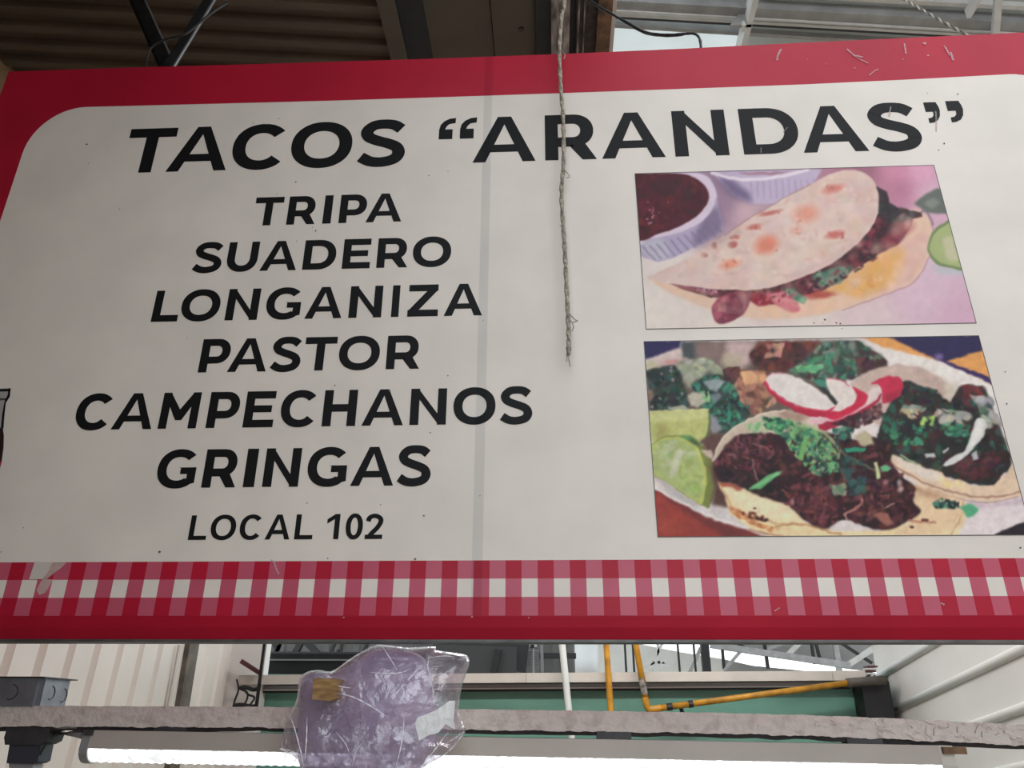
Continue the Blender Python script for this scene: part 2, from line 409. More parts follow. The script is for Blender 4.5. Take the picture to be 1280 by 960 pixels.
def ybar(name, p0, p1, z, wpx, h, mt, label, e0=0.6, e1=2.0, cat='rafter'):
    a = onZ(*p0, z); b = onZ(*p1, z)
    d = (b - a) / np.linalg.norm(b - a)
    w = np.linalg.norm(onZ(p0[0] + wpx / 2, p0[1], z) - onZ(p0[0] - wpx / 2, p0[1], z))
    root = MB().bar(a - d * e0 + [0, 0, h / 2], b + d * e1 + [0, 0, h / 2], w, h).build(name, mt)
    return tag(root, label, cat)
r = ybar('roof_rafter', (945, 0), (930, 57), ZH - 0.08, 7.5, 0.11, M_purlin_l, 'pale painted roof rafter with a bolted bracket')
c0 = onZ(924, 31, ZH - 0.08); c1 = onZ(929, 60, ZH - 0.08)
MB().prism([(c0[0] - 0.05, c0[2] - 0.0), (c0[0] + 0.07, c0[2]), (c0[0] + 0.03, c0[2] + 0.12)], c0[1], c0[1] + 0.02).build('bracket', M_purlin, r)
for q in ((930, 33), (929.5, 38)):
    p = onZ(*q, ZH - 0.09); MB().tube([p, p + [0, 0, 0.03]], 0.012, 8).build('bolt', M_purlin_l, r)
ybar('roof_rafter', (1225, 0), (1211, 23), ZH - 0.06, 5, 0.06, M_purlin_l, 'short pale roof rafter over the sooty twine tie', 0.8, 0.0)
a = onZ(1248, -6, ZH - 0.05); b = onZ(1243, 52, ZH - 0.05)
tag(MB().bar(a + (a - b) * 0.6, b + (b - a) * 0.5, 0.032, 0.05, (0, 0, 1)).build('roof_hanger', M_purlin_l), 'pale grey square roof hanger dropping behind the sign', 'hanger')

# left corrugated wall, right ribbed wall
y_near = float(onX(29, 830, XL)[1]); ys = [float(onX(x, 830, XL)[1]) for x in (29, 69, 102, 131, 158, 183, 207)]
pit = (ys[-1] - ys[0]) / 6
yl_end = float(onX(303, 850, XL)[1])
nback = 2; y0 = ys[0] - nback * pit - pit * 0.62
corrugated('wall_left', M_cream, (XL, y0 - 0.08 * 1.72 + 0.03, 0.0), (0, 1, 0), (0, 0.08, 1), yl_end - y0, 2.5, pit, 0.018, (-1, 0, 0), 0.16)
yp = float(onX(232, 830, XL)[1])
tag(MB().box((XL - 0.01, yp - 0.035, 0.0), (XL + 0.02, yp + 0.045, 2.5)).build('wall_post', mat('dusty_steel', (0.17, 0.15, 0.12), 0.7, noise=0.5, scale=20)),
    'dusty brown steel post on the cream corrugated wall', 'post')
p = onX(208, 870, XL)
tag(MB().bar(p + [0.012, 0, -0.16], p + [0.012, 0.01, 0.17], 0.016, 0.006, (1, 0, 0)).build('wall_strip', M_ledge), 'thin beige strip stuck on the cream corrugated wall', 'strip')

yr_end = float(onX(1097, 850, XR)[1])
struct(MB().box((XR, 0.12, 0.0), (XR + 0.02, yr_end, 2.5)).build('wall_right', M_whitesheet))
WR = bpy.data.objects['wall_right']
L2a, L2b = onX(1104, 895, XR), onX(1280, 811, XR); L1a = onX(1096, 848, XR)
dirr = (L2a - L2b) / (L2a[1] - L2b[1])          # per metre of Y
stepz = L1a[2] - L2a[2]
zr = L2a[2] + dirr[2] * (yr_end - L2a[1])
for k in range(-4, 12):
    ze = zr + k * stepz
    A = np.array([XR - 0.004, yr_end + 0.015, ze + dirr[2] * 0.015]); B = np.array([XR - 0.004, 0.13, ze - dirr[2] * (yr_end - 0.13)])
    if A[2] < 0.05 or B[2] > 2.48: continue
    MB().tube([A, A + (B - A) * 0.5, B], 0.0148, 10).build('rib', M_whitesheet, WR, smooth=True)

# green stall fascia behind with its ledge
def zat(x, y, Y): return float(onY(x, y, Y)[2])
zt = zat(700, 840, YG); zb = zat(700, 852, YG)
wb_ = MB().box((-3.2, YG + 0.09, 0.0), (3.4, YG + 0.15, zb + 0.03)).build('wall_back', M_green); struct(wb_)
lx = float(onY(298, 850, YG)[0]); rx = float(onY(1083, 850, YG)[0])
led = empty('fascia_ledge', (0.0, YG, zb))
zl = zat(330, 844, YG); zrr = zat(1060, 838, YG); hh = zt - zb
for x0, x1 in ((lx, onY(657, 840, YG)[0]), (onY(657.5, 840, YG)[0], onY(1040, 840, YG)[0]), (onY(1040.5, 840, YG)[0], rx)):
    za = zl + (zrr - zl) * (x0 - lx) / (rx - lx); zc_ = zl + (zrr - zl) * (x1 - lx) / (rx - lx)
    MB().prism([(x0, za - hh), (x1, zc_ - hh), (x1, zc_), (x0, za)], YG, YG + 0.12).build('ledge_board', M_ledge, led)
tag(led, 'off-white jointed ledge along the top of the green fascia', 'ledge')
for yy, th, mt, nm, lb in ((857.0, 4.5, M_cap, 'fascia_rail', 'grey strip as the dark underside of the off-white ledge'), (860, 1.6, M_wpipe, 'fascia_rail', 'thin pale green rail under the off-white ledge'), (862.3, 2.2, M_black, 'fascia_rail', 'thin black rail along the top of the green fascia')):  # first strip stands in for the ledge's dark underside
    z = zat(700, yy, YG + 0.06); h = th * 3.1 / F
    sl = (zrr - zl) / (rx - lx)
    tag(MB().prism([(lx + 0.02, z - h / 2 + sl * (lx - 0.1)), (rx - 0.05, z - h / 2 + sl * (rx - 0.1)), (rx - 0.05, z + h / 2 + sl * (rx - 0.1)), (lx + 0.02, z + h / 2 + sl * (lx - 0.1))], YG + 0.05, YG + 0.1).build(nm, mt), lb, 'rail')
a = onY(1076, 858, YG - 0.01); b = onY(1102, 900, YG - 0.01)
tag(MB().box((a[0], YG - 0.02, 0.0), (b[0] + 0.05, YG + 0.085, a[2] + 0.02)).build('corner_gap', M_black), 'black filler for the dark gap between green fascia and white ribbed wall', 'post')  # black box stands in for the dark empty gap in this corner

# pipes
def pix_tube(name, pts, Y, r, mt, label, cat, n=10, sm=8, group=None):
    P = [onY(x, y, Y) for x, y in pts]
    return tag(MB().tube(spline(P, sm) if sm > 1 else P, r, n).build(name, mt, smooth=True), label, cat, group)
px1 = onY(702, 800, YG - 0.06); px2 = onY(711, 888, YG - 0.06)
d = px2 - px1
pix = MB().tube([px1 - d * 2, px1, px2, px2 + d * 4], 0.0135, 12).build('water_pipe', M_wpipe, smooth=True)
tag(pix, 'white vertical water pipe in front of green fascia', 'pipe')
px1 = onY(757.5, 800, YG - 0.04); px2 = onY(763.5, 888, YG - 0.04); d = px2 - px1
tag(MB().tube([px1 - d * 2, px1, px2, px2 + d * 4], 0.0125, 12).build('gas_pipe', M_yellow, smooth=True), 'straight vertical yellow gas pipe', 'pipe')
Ye = YG - 0.05
gp = empty('gas_pipe', onY(808, 886, Ye))
A = onY(794, 800, Ye); B = onY(806.5, 872, Ye); d = A - B
MB().tube([A + d * 1.5, A, B], 0.0125, 12).build('upright', M_yellow, gp, smooth=True)
MB().tube(spline([B, onY(808, 880, Ye), onY(811, 886, Ye), onY(818, 886.5, Ye), onY(826, 885, Ye)]), 0.0135, 12).build('elbow', M_yellow, gp, smooth=True)
E1 = onY(826, 885, Ye); E2 = onY(1062, 853.5, Ye); E3 = onY(1094, 851, Ye)
MB().tube([E1, E2], 0.0115, 12).build('run', M_yellow, gp, smooth=True)
MB().tube([E2 - (E3 - E2) * 0.1, E3 + (E3 - E2) * 0.4], 0.0175, 12).build('sleeve', mat('brown_sleeve', (0.10, 0.085, 0.07), 0.6, noise=0.4, scale=30), gp, smooth=True)
for t0, t1 in ((0.0, 0.03), (0.115, 0.14)):
    MB().tube([E1 + (E2 - E1) * (0.03 + t0), E1 + (E2 - E1) * (0.03 + t1)], 0.0135, 12).build('clamp', M_black, gp)
c = onY(851, 886, Ye + 0.02); MB().bar(onY(849, 880, Ye), onY(854, 893, Ye + 0.05), 0.012, 0.012).build('hook', M_black, gp)
MB().tube([onY(802, 848, Ye), onY(806, 868, Ye)], 0.0129, 12).build('bare_patch', M_flake, gp)
tag(gp, 'bent yellow gas pipe with elbow and sloping run', 'pipe')

# ------------------------------------------------------------------ far hall, seen between sign and ledge
YF = 3.3
x0 = onY(335, 817, YF)[0]; x1 = onY(424, 817, YF)[0]
aw = empty('awning_box', (x0, YF, zat(380, 842, YF)))
MB().box((x0, YF, zat(380, 843, YF) - 0.04), (x1 + 0.5, YF + 0.25, zat(380, 817, YF))).build('case', M_black, aw)
MB().box((x0 + 0.02, YF - 0.012, zat(380, 826, YF)), (x1 + 0.48, YF + 0.01, zat(380, 824, YF))).build('trim_strip', M_cap, aw)
for xx in (x0 + 0.05, x1 + 0.42): MB().box((xx - 0.02, YF + 0.1, 0.0), (xx + 0.02, YF + 0.14, zat(380, 843, YF) - 0.03)).build('support_post', M_black, aw)
tag(aw, 'long black awning box behind the off-white ledge', 'awning')
YT = 6.5
tr = empty('roof_truss', onY(420, 818, YT))
for nm, p0, p1, w in (('chord', (325, 799), (720, 799), 0.05), ('chord', (325, 818), (720, 820), 0.05),
                  ('diagonal', (345, 818), (352, 800), 0.03), ('diagonal', (341, 800), (347, 818), 0.03), ('diagonal', (352, 800), (345, 818), 0.03),
                  ('diagonal', (368, 818), (378, 800), 0.055), ('diagonal', (380, 800), (398, 818), 0.055), ('diagonal', (420, 800), (408, 830), 0.03),
                  ('diagonal', (415, 830), (424, 812), 0.03), ('diagonal', (428, 802), (424, 825), 0.03), ('diagonal', (460, 802), (452, 822), 0.03)):
    MB().bar(onY(*p0, YT), onY(*p1, YT), w, w, (0, 1, 0)).build(nm, M_black, tr)
tag(tr, 'black lattice roof truss behind the awning box', 'truss')
# dark stall block and roof behind
x0 = onY(322, 800, 7.2)[0]; x1 = onY(703, 800, 7.2)[0]
corrugated('wall_far', mat('dim_grey_sheet', (0.13, 0.13, 0.125), 0.7, noise=0.3, scale=3), (x0, 7.2, 0.0), (1, 0, 0), (0, 0, 1), x1 - x0, 4.6, 0.16, 0.02, (0, -1, 0), 0.4)
ds = empty('roof_duct', onY(560, 842, 5.6))
MB().bar(onY(548, 801, 5.6), onY(660, 817, 5.6), 0.06, 0.3, (0, 0, 1)).build('duct_run', M_black, ds)
MB().bar(onY(540, 823, 5.6), onY(646, 826, 5.6), 0.07, 0.22, (0, 0, 1)).build('duct_run', mat('charcoal', (0.045, 0.045, 0.045), 0.6), ds)
MB().bar(onY(617, 842, 5.55), onY(623, 812, 5.55), 0.05, 0.05, (0, 1, 0)).build('bracket', M_black, ds)
tag(ds, 'charcoal sloping roof duct behind the clear bag', 'duct')
gr = empty('louvre_panel', onY(663, 840, 5.8))
for i in range(7):
    MB().bar(onY(655, 818 + 3.2 * i, 5.8), onY(674, 818 + 3.2 * i, 5.8), 0.07, 0.008, (0, 1, 0.6)).build('slat', M_cap, gr)
MB().bar(onY(653, 803, 5.8), onY(655, 842, 5.8), 0.035, 0.03, (0, 1, 0)).build('frame', M_ironedge, gr)
MB().bar(onY(677, 801, 5.8), onY(678, 842, 5.8), 0.025, 0.03, (0, 1, 0)).build('frame', M_cap, gr)
MB().bar(onY(651, 800, 5.78), onY(655, 818, 5.78), 0.05, 0.05, (0, 1, 0)).build('frame', M_black, gr)
for xx in (655, 678):
    q0 = onY(xx, 842, 5.8); MB().box((q0[0] - 0.015, 5.785, 0.0), (q0[0] + 0.015, 5.815, q0[2] + 0.01)).build('leg', M_cap, gr)
tag(gr, 'dark louvred panel in a steel frame behind the ledge', 'panel')
a = onY(660, 803.5, 5.7); b = onY(671, 808.5, 5.7)
cl = empty('floodlight', onY(665.5, 842, 5.7))
MB().box((a[0], 5.7, b[2]), (b[0], 5.74, a[2])).build('head', M_purlin_l, cl)
q0 = onY(666, 842, 5.72)
MB().tube([onY(666, 807, 5.72), (q0[0], 5.72, 0.0)], 0.012, 8).build('stem', M_cap, cl)
MB().box((a[0] + 0.022, 5.69, b[2] - 0.01), (b[0] - 0.022, 5.72, a[2] - 0.015)).build('socket', M_black, cl)
tag(cl, 'small pale floodlight on a thin grey stem', 'light')

# white tarp, pale roofs and the bright gap between them
YW = 9.0
tp = MB(); n = 10
q0 = onY(704, 800, YW); q1 = onY(752, 800, YW + 0.6)
c4 = [np.array([q0[0], YW, 4.205]), np.array([q1[0], YW + 0.6, 4.205]), onY(748, 843, YW + 0.6), onY(704, 843, YW)]
vs = []
for i in range(n + 1):
    for j in range(n + 1):
        s, t = i / n, j / n
        q = (1 - t) * ((1 - s) * c4[0] + s * c4[1]) + t * ((1 - s) * c4[3] + s * c4[2])
        vs.append(q + [0, 0.05 * math.sin(9 * s + 3 * t), 0])
tp.add(vs, [(i * (n + 1) + j, i * (n + 1) + j + 1, (i + 1) * (n + 1) + j + 1, (i + 1) * (n + 1) + j) for i in range(n) for j in range(n)])
o = tp.build('tarp', M_tarp, smooth=True); o.modifiers.new('thickness', 'SOLIDIFY').thickness = 0.004
tag(o, 'bright white tarp hanging behind the white water pipe', 'tarp')
YR = 14.0
struct(MB().box((-2.0, 8.6, 4.2), (9.0, 15.0, 4.25)).build('ceiling_far_deck', M_roof))
def slab(name, pts, Y, th, mt):
    return struct(MB().prism([(float(onY(x, y, Y)[0]), float(onY(x, y, Y)[2])) for x, y in pts], Y, Y + th).build(name, mt))
slab('wall_far_gable', [(735, 806), (790, 803), (850, 815), (905, 824), (905, 848), (735, 848)], YR, 0.08, M_whitesheet)
slab('ceiling_far', [(862, 780), (862, 799), (890, 806), (1000, 826), (1062, 836), (1120, 842), (1180, 780)], YR - 1.0, 0.08, M_greyroof)
slab('wall_far_strip', [(905, 824), (940, 832), (1030, 841), (1120, 848), (905, 848)], YR, 0.08, M_greyroof)
tr = empty('hall_truss', onY(960, 840, 12.5))
for nm, p0, p1, w, mt in (('rafter', (888, 806), (1062, 832), 0.1, M_purlin), ('rod', (955, 801), (960, 836), 0.05, M_black), ('rod', (1014, 801), (1018, 830), 0.045, M_black),
                      ('rod', (1019, 801), (1026, 828), 0.045, M_black), ('brace', (1047, 801), (1090, 829), 0.045, M_black),
                      ('brace', (983, 820), (1003, 800), 0.075, M_purlin_l), ('brace', (1057, 833), (1092, 810), 0.085, M_purlin_l), ('rod', (902, 801), (905, 836), 0.045, M_black),
                      ('brace', (952, 815), (990, 799), 0.05, M_purlin), ('brace', (905, 838), (925, 815), 0.05, M_purlin), ('brace', (915, 800), (935, 812), 0.04, M_black),
                      ('post', (880, 801), (884, 846), 0.13, M_black), ('brace', (862, 840), (876, 810), 0.06, M_purlin)):
    MB().bar(onY(*p0, 12.5), onY(*p1, 12.5), w, w, (0, 1, 0)).build(nm, mt, tr)
q0 = onY(1043, 800, 12.5); MB().box((q0[0] - 0.04, 12.46, 0.0), (q0[0] + 0.04, 12.54, 4.2)).build('post', M_purlin, tr)
tag(tr, 'grey steel hall truss in front of the bright roof gap', 'truss')
for i, (p0, p1) in enumerate((((780, 798), (783, 843)), ((790, 798), (793, 843)), ((847, 812), (850, 843)), ((867, 800), (870, 843)))):
    q1 = onY(*p1, 11.0); q0 = onY(*p0, 11.0)
    tag(MB().bar((q0[0], 11.0, 4.21), q1, 0.03, 0.03, (0, 1, 0)).build('hanging_rod', M_black), ['black hanging rod beside the bent gas pipe', 'black hanging rod crossing the bent gas pipe top', 'short black hanging rod before the white gable', 'black hanging rod beside the thick dark post'][i], 'rod')
an = empty('white_frame', onY(822, 842, 10.0))
for p0, p1 in (((830, 800), (820, 820)), ((822, 802), (824, 838)), ((828, 828), (836, 838)), ((800, 836), (818, 828)), ((816, 828), (834, 828)), ((812, 838), (816, 829))):
    MB().bar(onY(*p0, 10.0), onY(*p1, 10.0), 0.035, 0.035, (0, 1, 0)).build('arm', M_purlin_l, an)
q0 = onY(817, 836, 10.0); MB().box((q0[0] - 0.02, 9.98, 0.0), (q0[0] + 0.02, 10.02, q0[2])).build('leg', M_purlin_l, an)
tag(an, 'small white metal frame with splayed arms behind the ledge', 'frame')
pv = empty('stacked_tags', onY(1090, 848, YG + 0.03))
for i in range(4):
    MB().box(tuple(onY(1082 + i, 843 - 3 * i, YG + 0.02)), tuple(onY(1094 + i, 841 - 3 * i, YG + 0.02) + [0, 0.05, 0])).build('sheet', M_purlin_l if i % 2 == 0 else M_redbar, pv)
for i in range(3):
    a = onY(1085 + 3.4 * i, 848, YG + 0.0); MB().box((a[0], YG - 0.01, a[2] - 0.005), (a[0] + 0.007, YG + 0.05, a[2] + 0.012)).build('clip', M_black if i != 1 else M_purlin_l, pv)
tag(pv, 'small stack of red and white sheets at the ledge end', 'sheets')

# odds and ends at the left end of the ledge
o = MB().bar(onY(301, 826, YG - 0.05), onY(326, 842, YG - 0.02), 0.016, 0.02, (0, 1, 0)).build('angle_bracket', M_redbar)
tag(o, 'maroon slanted angle bracket fixed beside the cream wall', 'bracket')
tag(MB().bar(onY(332, 796, YG - 0.06), onY(319.5, 890, YG - 0.06), 0.011, 0.011, (0, 1, 0)).build('steel_rod', M_iron), 'thin leaning dark steel rod in front of the ledge', 'rod')
wp = MB().box((XL - 0.01, YG + 0.03, 0.6), (onY(325, 850, YG)[0], YG + 0.085, zat(310, 800, YG) + 0.4)).build('wall_panel_white', M_whitesheet); struct(wp)
CABL = ['thin black cable hanging straight against the cream wall edge', 'thin black cable bowed beside the ledge end', 'thin black cable curling widest at the ledge end', 'thick black cable bundle under the ledge end', 'thick black cable lying on top of the flaking beam line']
for i, pts in enumerate(([(296, 849), (298, 862), (294, 874), (291, 885)], [(300, 861), (309, 866), (308, 876), (302, 884)], [(305, 861), (310, 868), (318, 872), (312, 882)], [(299, 860), (307, 859), (316, 862), (322, 861)], [(292, 882), (302, 881), (314, 883), (322, 882)])):
    pix_tube('loose_cable', pts, YG - 0.03, 0.0042 if i < 3 else 0.008, M_cable, CABL[i], 'cable', 6, 8)

# ------------------------------------------------------------------ flaking beam, lamp, boxes
YB = 0.15
TOP = [(-170, 881.5), (100, 882.5), (290, 883.3), (450, 884.6), (600, 886.6), (750, 888.6), (900, 891), (1000, 893.6), (1090, 897), (1190, 901.5), (1280, 906), (1460, 915)]
tx = np.array([p[0] for p in TOP], float); ty = np.array([p[1] for p in TOP], float)
hpx = 26.0
def noise1(x, s, ph): return math.sin(x * s + ph) * 0.5 + math.sin(x * s * 2.3 + ph * 1.7) * 0.3 + math.sin(x * s * 5.1 + ph * 0.6) * 0.2
mb = MB(); nx = 560; nz_ = 14
cols = []
front = np.zeros((nx + 1, nz_ + 1, 3))
rn = RNG.standard_normal((nx + 1, nz_ + 1))
bl = rn.copy()
for _ in range(3):
    bl = (bl + np.roll(bl, 1, 0) + np.roll(bl, -1, 0) + np.roll(bl, 1, 1) + np.roll(bl, -1, 1)) / 5
bl /= bl.std()
for i in range(nx + 1):
    x = -170 + 1630 * i / nx
    yt = np.interp(x, tx, ty); e = 1.0 + 0.9 * (x > 900) * min(1, (x - 900) / 250)
    yt += 0.5 * noise1(x, 0.11, 1.0) * e; yb = yt - 0 + hpx + 0.9 * noise1(x, 0.07, 2.0) + 0.5 * noise1(x, 0.31, 4.0)
    for j in range(nz_ + 1):
        y = yt + (yb - yt) * j / nz_
        p = onY(x, y, YB); fl = bl[i, j]
        p = p + np.array([0, -0.0003 * e * fl - (0.0008 * e * (e - 0.8) if fl > 1.2 else 0), 0]); front[i, j] = p
vs = front.reshape(-1, 3); k = nz_ + 1
fs = [(i * k + j, i * k + j + 1, (i + 1) * k + j + 1, (i + 1) * k + j) for i in range(nx) for j in range(nz_)]
mb.add(vs, fs)
tb = [front[i, 0] + [0, 0.05, 0] for i in range(nx + 1)]; bb = [front[i, nz_] + [0, 0.05, -0.001] for i in range(nx + 1)]
n0 = len(mb.v); mb.v += [tuple(p) for p in tb] + [tuple(p) for p in bb]
for i in range(nx):
    mb.f.append([n0 + i, i * k, (i + 1) * k, n0 + i + 1]); mb.mi.append(0)
    mb.f.append([i * k + nz_, n0 + nx + 1 + i, n0 + nx + 2 + i, (i + 1) * k + nz_]); mb.mi.append(1)
    mb.f.append([n0 + nx + 1 + i, n0 + i, n0 + i + 1, n0 + nx + 2 + i]); mb.mi.append(0)
mb.f.append([j for j in range(nz_ + 1)] + [n0 + nx + 1, n0]); mb.mi.append(0)
mb.f.append([nx * k + j for j in range(nz_, -1, -1)] + [n0 + nx, n0 + 2 * nx + 1]); mb.mi.append(0)
bm_ = mb.build('painted_beam', [M_beam, M_beamdk])
lip = MB(); pa_ = []
for i in range(0, nx + 1, 8):
    q = front[i, nz_]; hh2 = (4.6 + 1.2 * noise1(i, 0.13, 2.2)) * 1.28 / F
    pa_ += [(q[0], YB + 0.004, q[2] + 0.002), (q[0], YB + 0.006, q[2] - hh2), (q[0], YB + 0.045, q[2] - hh2), (q[0], YB + 0.045, q[2] + 0.002)]
nn = len(pa_) // 4
lip.add(pa_, [(4 * i + a, 4 * i + (a + 1) % 4, 4 * i + 4 + (a + 1) % 4, 4 * i + 4 + a) for i in range(nn - 1) for a in range(4)])
lip.build('underside_strip', M_beamdk, bm_)  # added dark strip standing in for the beam's dark underside
for cx, cy_, w_, h_, an in ((1158, 911, 3.5, 11, 0.15), (1168, 914, 3, 12, 0.1), (1176, 908, 4, 5, 0), (1197, 912, 3, 9, -0.1), (1222, 911, 4, 14, 0.5), (1228, 918, 3, 8, 0), (1096, 905, 6, 5, 0.6), (1140, 908, 4, 3, 0.4), (1116, 914, 9, 3, 0), (1206, 921, 4, 3, 0), (1240, 910, 5, 4, 0.3), (1256, 914, 3, 6, 0.2), (1266, 922, 7, 3, 0.1), (1105, 901, 4, 4, 0.4), (1186, 905, 7, 3, 0.1), (620, 893, 4, 5, 0.3), (600, 900, 3, 8, 0.2), (655, 896, 5, 3, 0), (700, 892, 4, 3, 0.5), (810, 903, 5, 3, 0), (950, 907, 6, 3, 0.1), (1020, 905, 4, 4, 0.4), (300, 897, 4, 3, 0), (205, 893, 3, 2, 0)):
    pts = []
    for q in range(7):
        t = 6.283 * q / 7; rr = random.uniform(0.75, 1.2); ux_, uz_ = w_ / 2 * rr * math.cos(t), h_ / 2 * rr * math.sin(t)
        pts.append(onY(cx + ux_ * math.cos(an) - uz_ * math.sin(an), cy_ + ux_ * math.sin(an) + uz_ * math.cos(an), YB))
    MB().prism([(p[0], p[2]) for p in pts], YB - 0.0028, YB + 0.001).build('paint_flake', M_flk, bm_)
tag(bm_, 'horizontal steel beam with thick flaking beige paint under the sign', 'beam')

# strip lamp hanging below the beam
YL = 0.14
LA, LB = onY(104, 912.5, YL), onY(1201, 932.3, YL)
dv = (LB - LA); LEN = np.linalg.norm(dv); dv /= LEN
zv = np.cross(dv, [0, -1, 0]); zv = zv / np.linalg.norm(zv)
if zv[2] < 0: zv = -zv
pxm = 1.273 / F
hb = 21.0 * pxm; hl = 17.0 * pxm
lamp = empty('strip_lamp', (LA + LB) / 2 - zv * (hb + hl))
def lp(t, up, y): return LA + dv * t - zv * up + np.array([0, y, 0])
def lampbox(name, t0, t1, u0, u1, ya, yb, mt, taper=0.0):
    vs = [lp(t, u, y) for t in (t0, t1) for (u, y) in ((u0, ya + taper), (u1, ya), (u1, yb), (u0, yb - taper))]
    return MB().add(vs, [(0, 1, 2, 3), (7, 6, 5, 4), (0, 4, 5, 1), (1, 5, 6, 2), (2, 6, 7, 3), (3, 7, 4, 0)]).build(name, mt, lamp)
lampbox('housing', 0.012, LEN - 0.03, 0, hb, 0, 0.05, M_lamp, 0.003)
# rounded prismatic diffuser with fine cross ridges
mb = MB(); ns = 190; na = 10; vs = []
for i in range(ns + 1):
    t = 0.014 + (LEN - 0.046) * i / ns
    rr = 1.0 + (0.05 if i % 2 else 0.0)
    for a in range(na + 1):
        th = math.pi * a / na
        vs.append(lp(t, hb - 0.0005 - (0.0026 if i % 2 else 0) + hl * rr * math.sin(th), 0.025 - 0.0235 * math.cos(th) * rr))
mb.add(vs, [(i * (na + 1) + a, i * (na + 1) + a + 1, (i + 1) * (na + 1) + a + 1, (i + 1) * (na + 1) + a) for i in range(ns) for a in range(na)])
mb.build('diffuser', M_led, lamp)
for t0, t1, s in ((0.0, 0.014, 0), (LEN - 0.034, LEN - 0.012, 1)):
    mb = MB(); prof = [(0, 0.003), (hb, -0.001)] + [(hb + hl * 1.06 * math.sin(math.pi * q / 8), 0.025 - 0.026 * math.cos(math.pi * q / 8)) for q in range(1, 8)] + [(hb, 0.051), (0, 0.047)]
    n = len(prof); vs = [lp(t, u, y) for t in (t0, t1) for u, y in prof]
    mb.add(vs, [tuple(range(n)), tuple(range(2 * n - 1, n - 1, -1))] + [(q, n + q, n + (q + 1) % n, (q + 1) % n) for q in range(n)])
    mb.build('end_cap', M_cap if s == 0 else M_ledge, lamp)
lampbox('latch', LEN - 0.03, LEN + 0.006, 0.002, 0.012, -0.004, 0.05, M_rust)
lampbox('latch', 0.004, 0.018, 0.0, 0.008, -0.003, 0.02, M_plug)
for t in (0.1 * LEN, 0.36 * LEN, 0.62 * LEN, 0.9 * LEN):     # clips up to the beam
    w = 0.028
    MB().add([lp(t + a, u, y) for a in (-w, w) for u, y in ((0.0, 0.012), (0.0, 0.04), (-0.014, 0.04), (-0.014, 0.012))], [(0, 1, 2, 3), (7, 6, 5, 4), (0, 4, 5, 1), (1, 5, 6, 2), (2, 6, 7, 3), (3, 7, 4, 0)]).build('mounting_clip', M_plug, lamp)
tag(lamp, 'long lit strip lamp fixed under the flaking beam', 'lamp')

# junction box on the beam
zb0 = onY(50, 882.5, YB)[2] - 0.001
xc = float(onY(50, 865, YB - 0.005)[0]); ztop = float(onY(50, 847.5, YB - 0.005)[2])
jb = empty('junction_box', (xc - 0.06, YB + 0.03, zb0))
bmj = bmesh.new(); bmesh.ops.create_cube(bmj, size=1)
bmesh.ops.scale(bmj, vec=(0.115, 0.09, ztop - zb0), verts=bmj.verts)
bmesh.ops.bevel(bmj, geom=[e for e in bmj.edges if abs((e.verts[0].co - e.verts[1].co).z) > 0.01], offset=0.008, segments=4, affect='EDGES')
me = bpy.data.meshes.new('box_body'); bmj.to_mesh(me); bmj.free(); me.materials.append(M_box)
o = bpy.data.objects.new('box_body', me); COL.objects.link(o); o.parent = jb; o.location = (0.0025, 0.01, (ztop - zb0) / 2)
ORIG[o.name] = ORIG[jb.name] + np.array(o.location); bodyo = o
MB().box((xc - 0.125, YB - 0.012, ztop), (xc + 0.006, YB + 0.09, ztop + 0.002)).build('lid', M_boxlid, jb)
def knock(cx, cyy, cz, axis, rr):
    pts = []
    for q in range(17):
        t = -1.9 + 3.4 * q / 16
        pts.append((cx + (rr * math.cos(t) if axis == 'y' else 0), cyy + (rr * math.cos(t) if axis == 'x' else 0), cz + rr * math.sin(t)))
    MB().tube(pts, 0.0009, 5).build('knockout', M_boxlid, jb)
zm = (zb0 + ztop) / 2
knock(xc + 0.0006, YB + 0.026, zm, 'x', 0.011)
knock(xc + 0.0006, YB + 0.064, zm - 0.003, 'x', 0.011)
knock(xc - 0.045, YB - 0.0155, zm, 'y', 0.012)
tag(jb, 'blue-grey metal junction box with knockouts standing on the beam', 'junction box')

# black plug unit hanging under the beam
Yp = YB + 0.005
def pxbox(pts, Y, dep): return [(float(onY(x, y, Y)[0]), float(onY(x, y, Y)[2])) for x, y in pts]
pl = empty('cable_plug', onY(32, 958, Yp))
MB().prism(pxbox([(10, 906), (60, 906), (62, 917), (58, 927), (50, 931), (6, 931), (5, 922)], Yp, 0), Yp, Yp + 0.045).build('plug_head', M_plug, pl)
MB().prism(pxbox([(12, 930), (52, 928), (47, 952), (42, 955), (8, 954)], Yp + 0.004, 0), Yp + 0.004, Yp + 0.04).build('plug_body', mat('dark_blue_plastic', (0.045, 0.05, 0.065), 0.4), pl)
MB().prism(pxbox([(11, 954), (41, 955), (38, 985), (13, 985)], Yp + 0.008, 0), Yp + 0.008, Yp + 0.036).build('plug_foot', M_cap, pl)
tag(pl, 'black and grey cable plug hanging under the beam', 'plug')
cb = empty('lamp_lead', onY(75, 920, YB + 0.015))
MB().tube(spline([onY(58, 920, YB + 0.02), onY(64, 919, YB + 0.02), onY(72, 917.5, YB + 0.02), onY(80, 917, YB + 0.02), onY(86, 917, YB + 0.025)]), 0.0022, 8).build('wire', M_cable, cb, smooth=True)
MB().tube([onY(84, 917.2, YB + 0.025), onY(92, 917, YB + 0.025), onY(104, 918, YB + 0.025)], [0.003, 0.005, 0.0075], 10).build('grommet', M_cap, cb, smooth=True)
MB().tube(spline([onY(74, 917, YB + 0.02), onY(64, 922, YB + 0.015), onY(56, 932, YB + 0.01), onY(51.5, 940, YB + 0.01), onY(51, 944, YB + 0.01)]), 0.002, 8).build('wire', M_cable, cb, smooth=True)
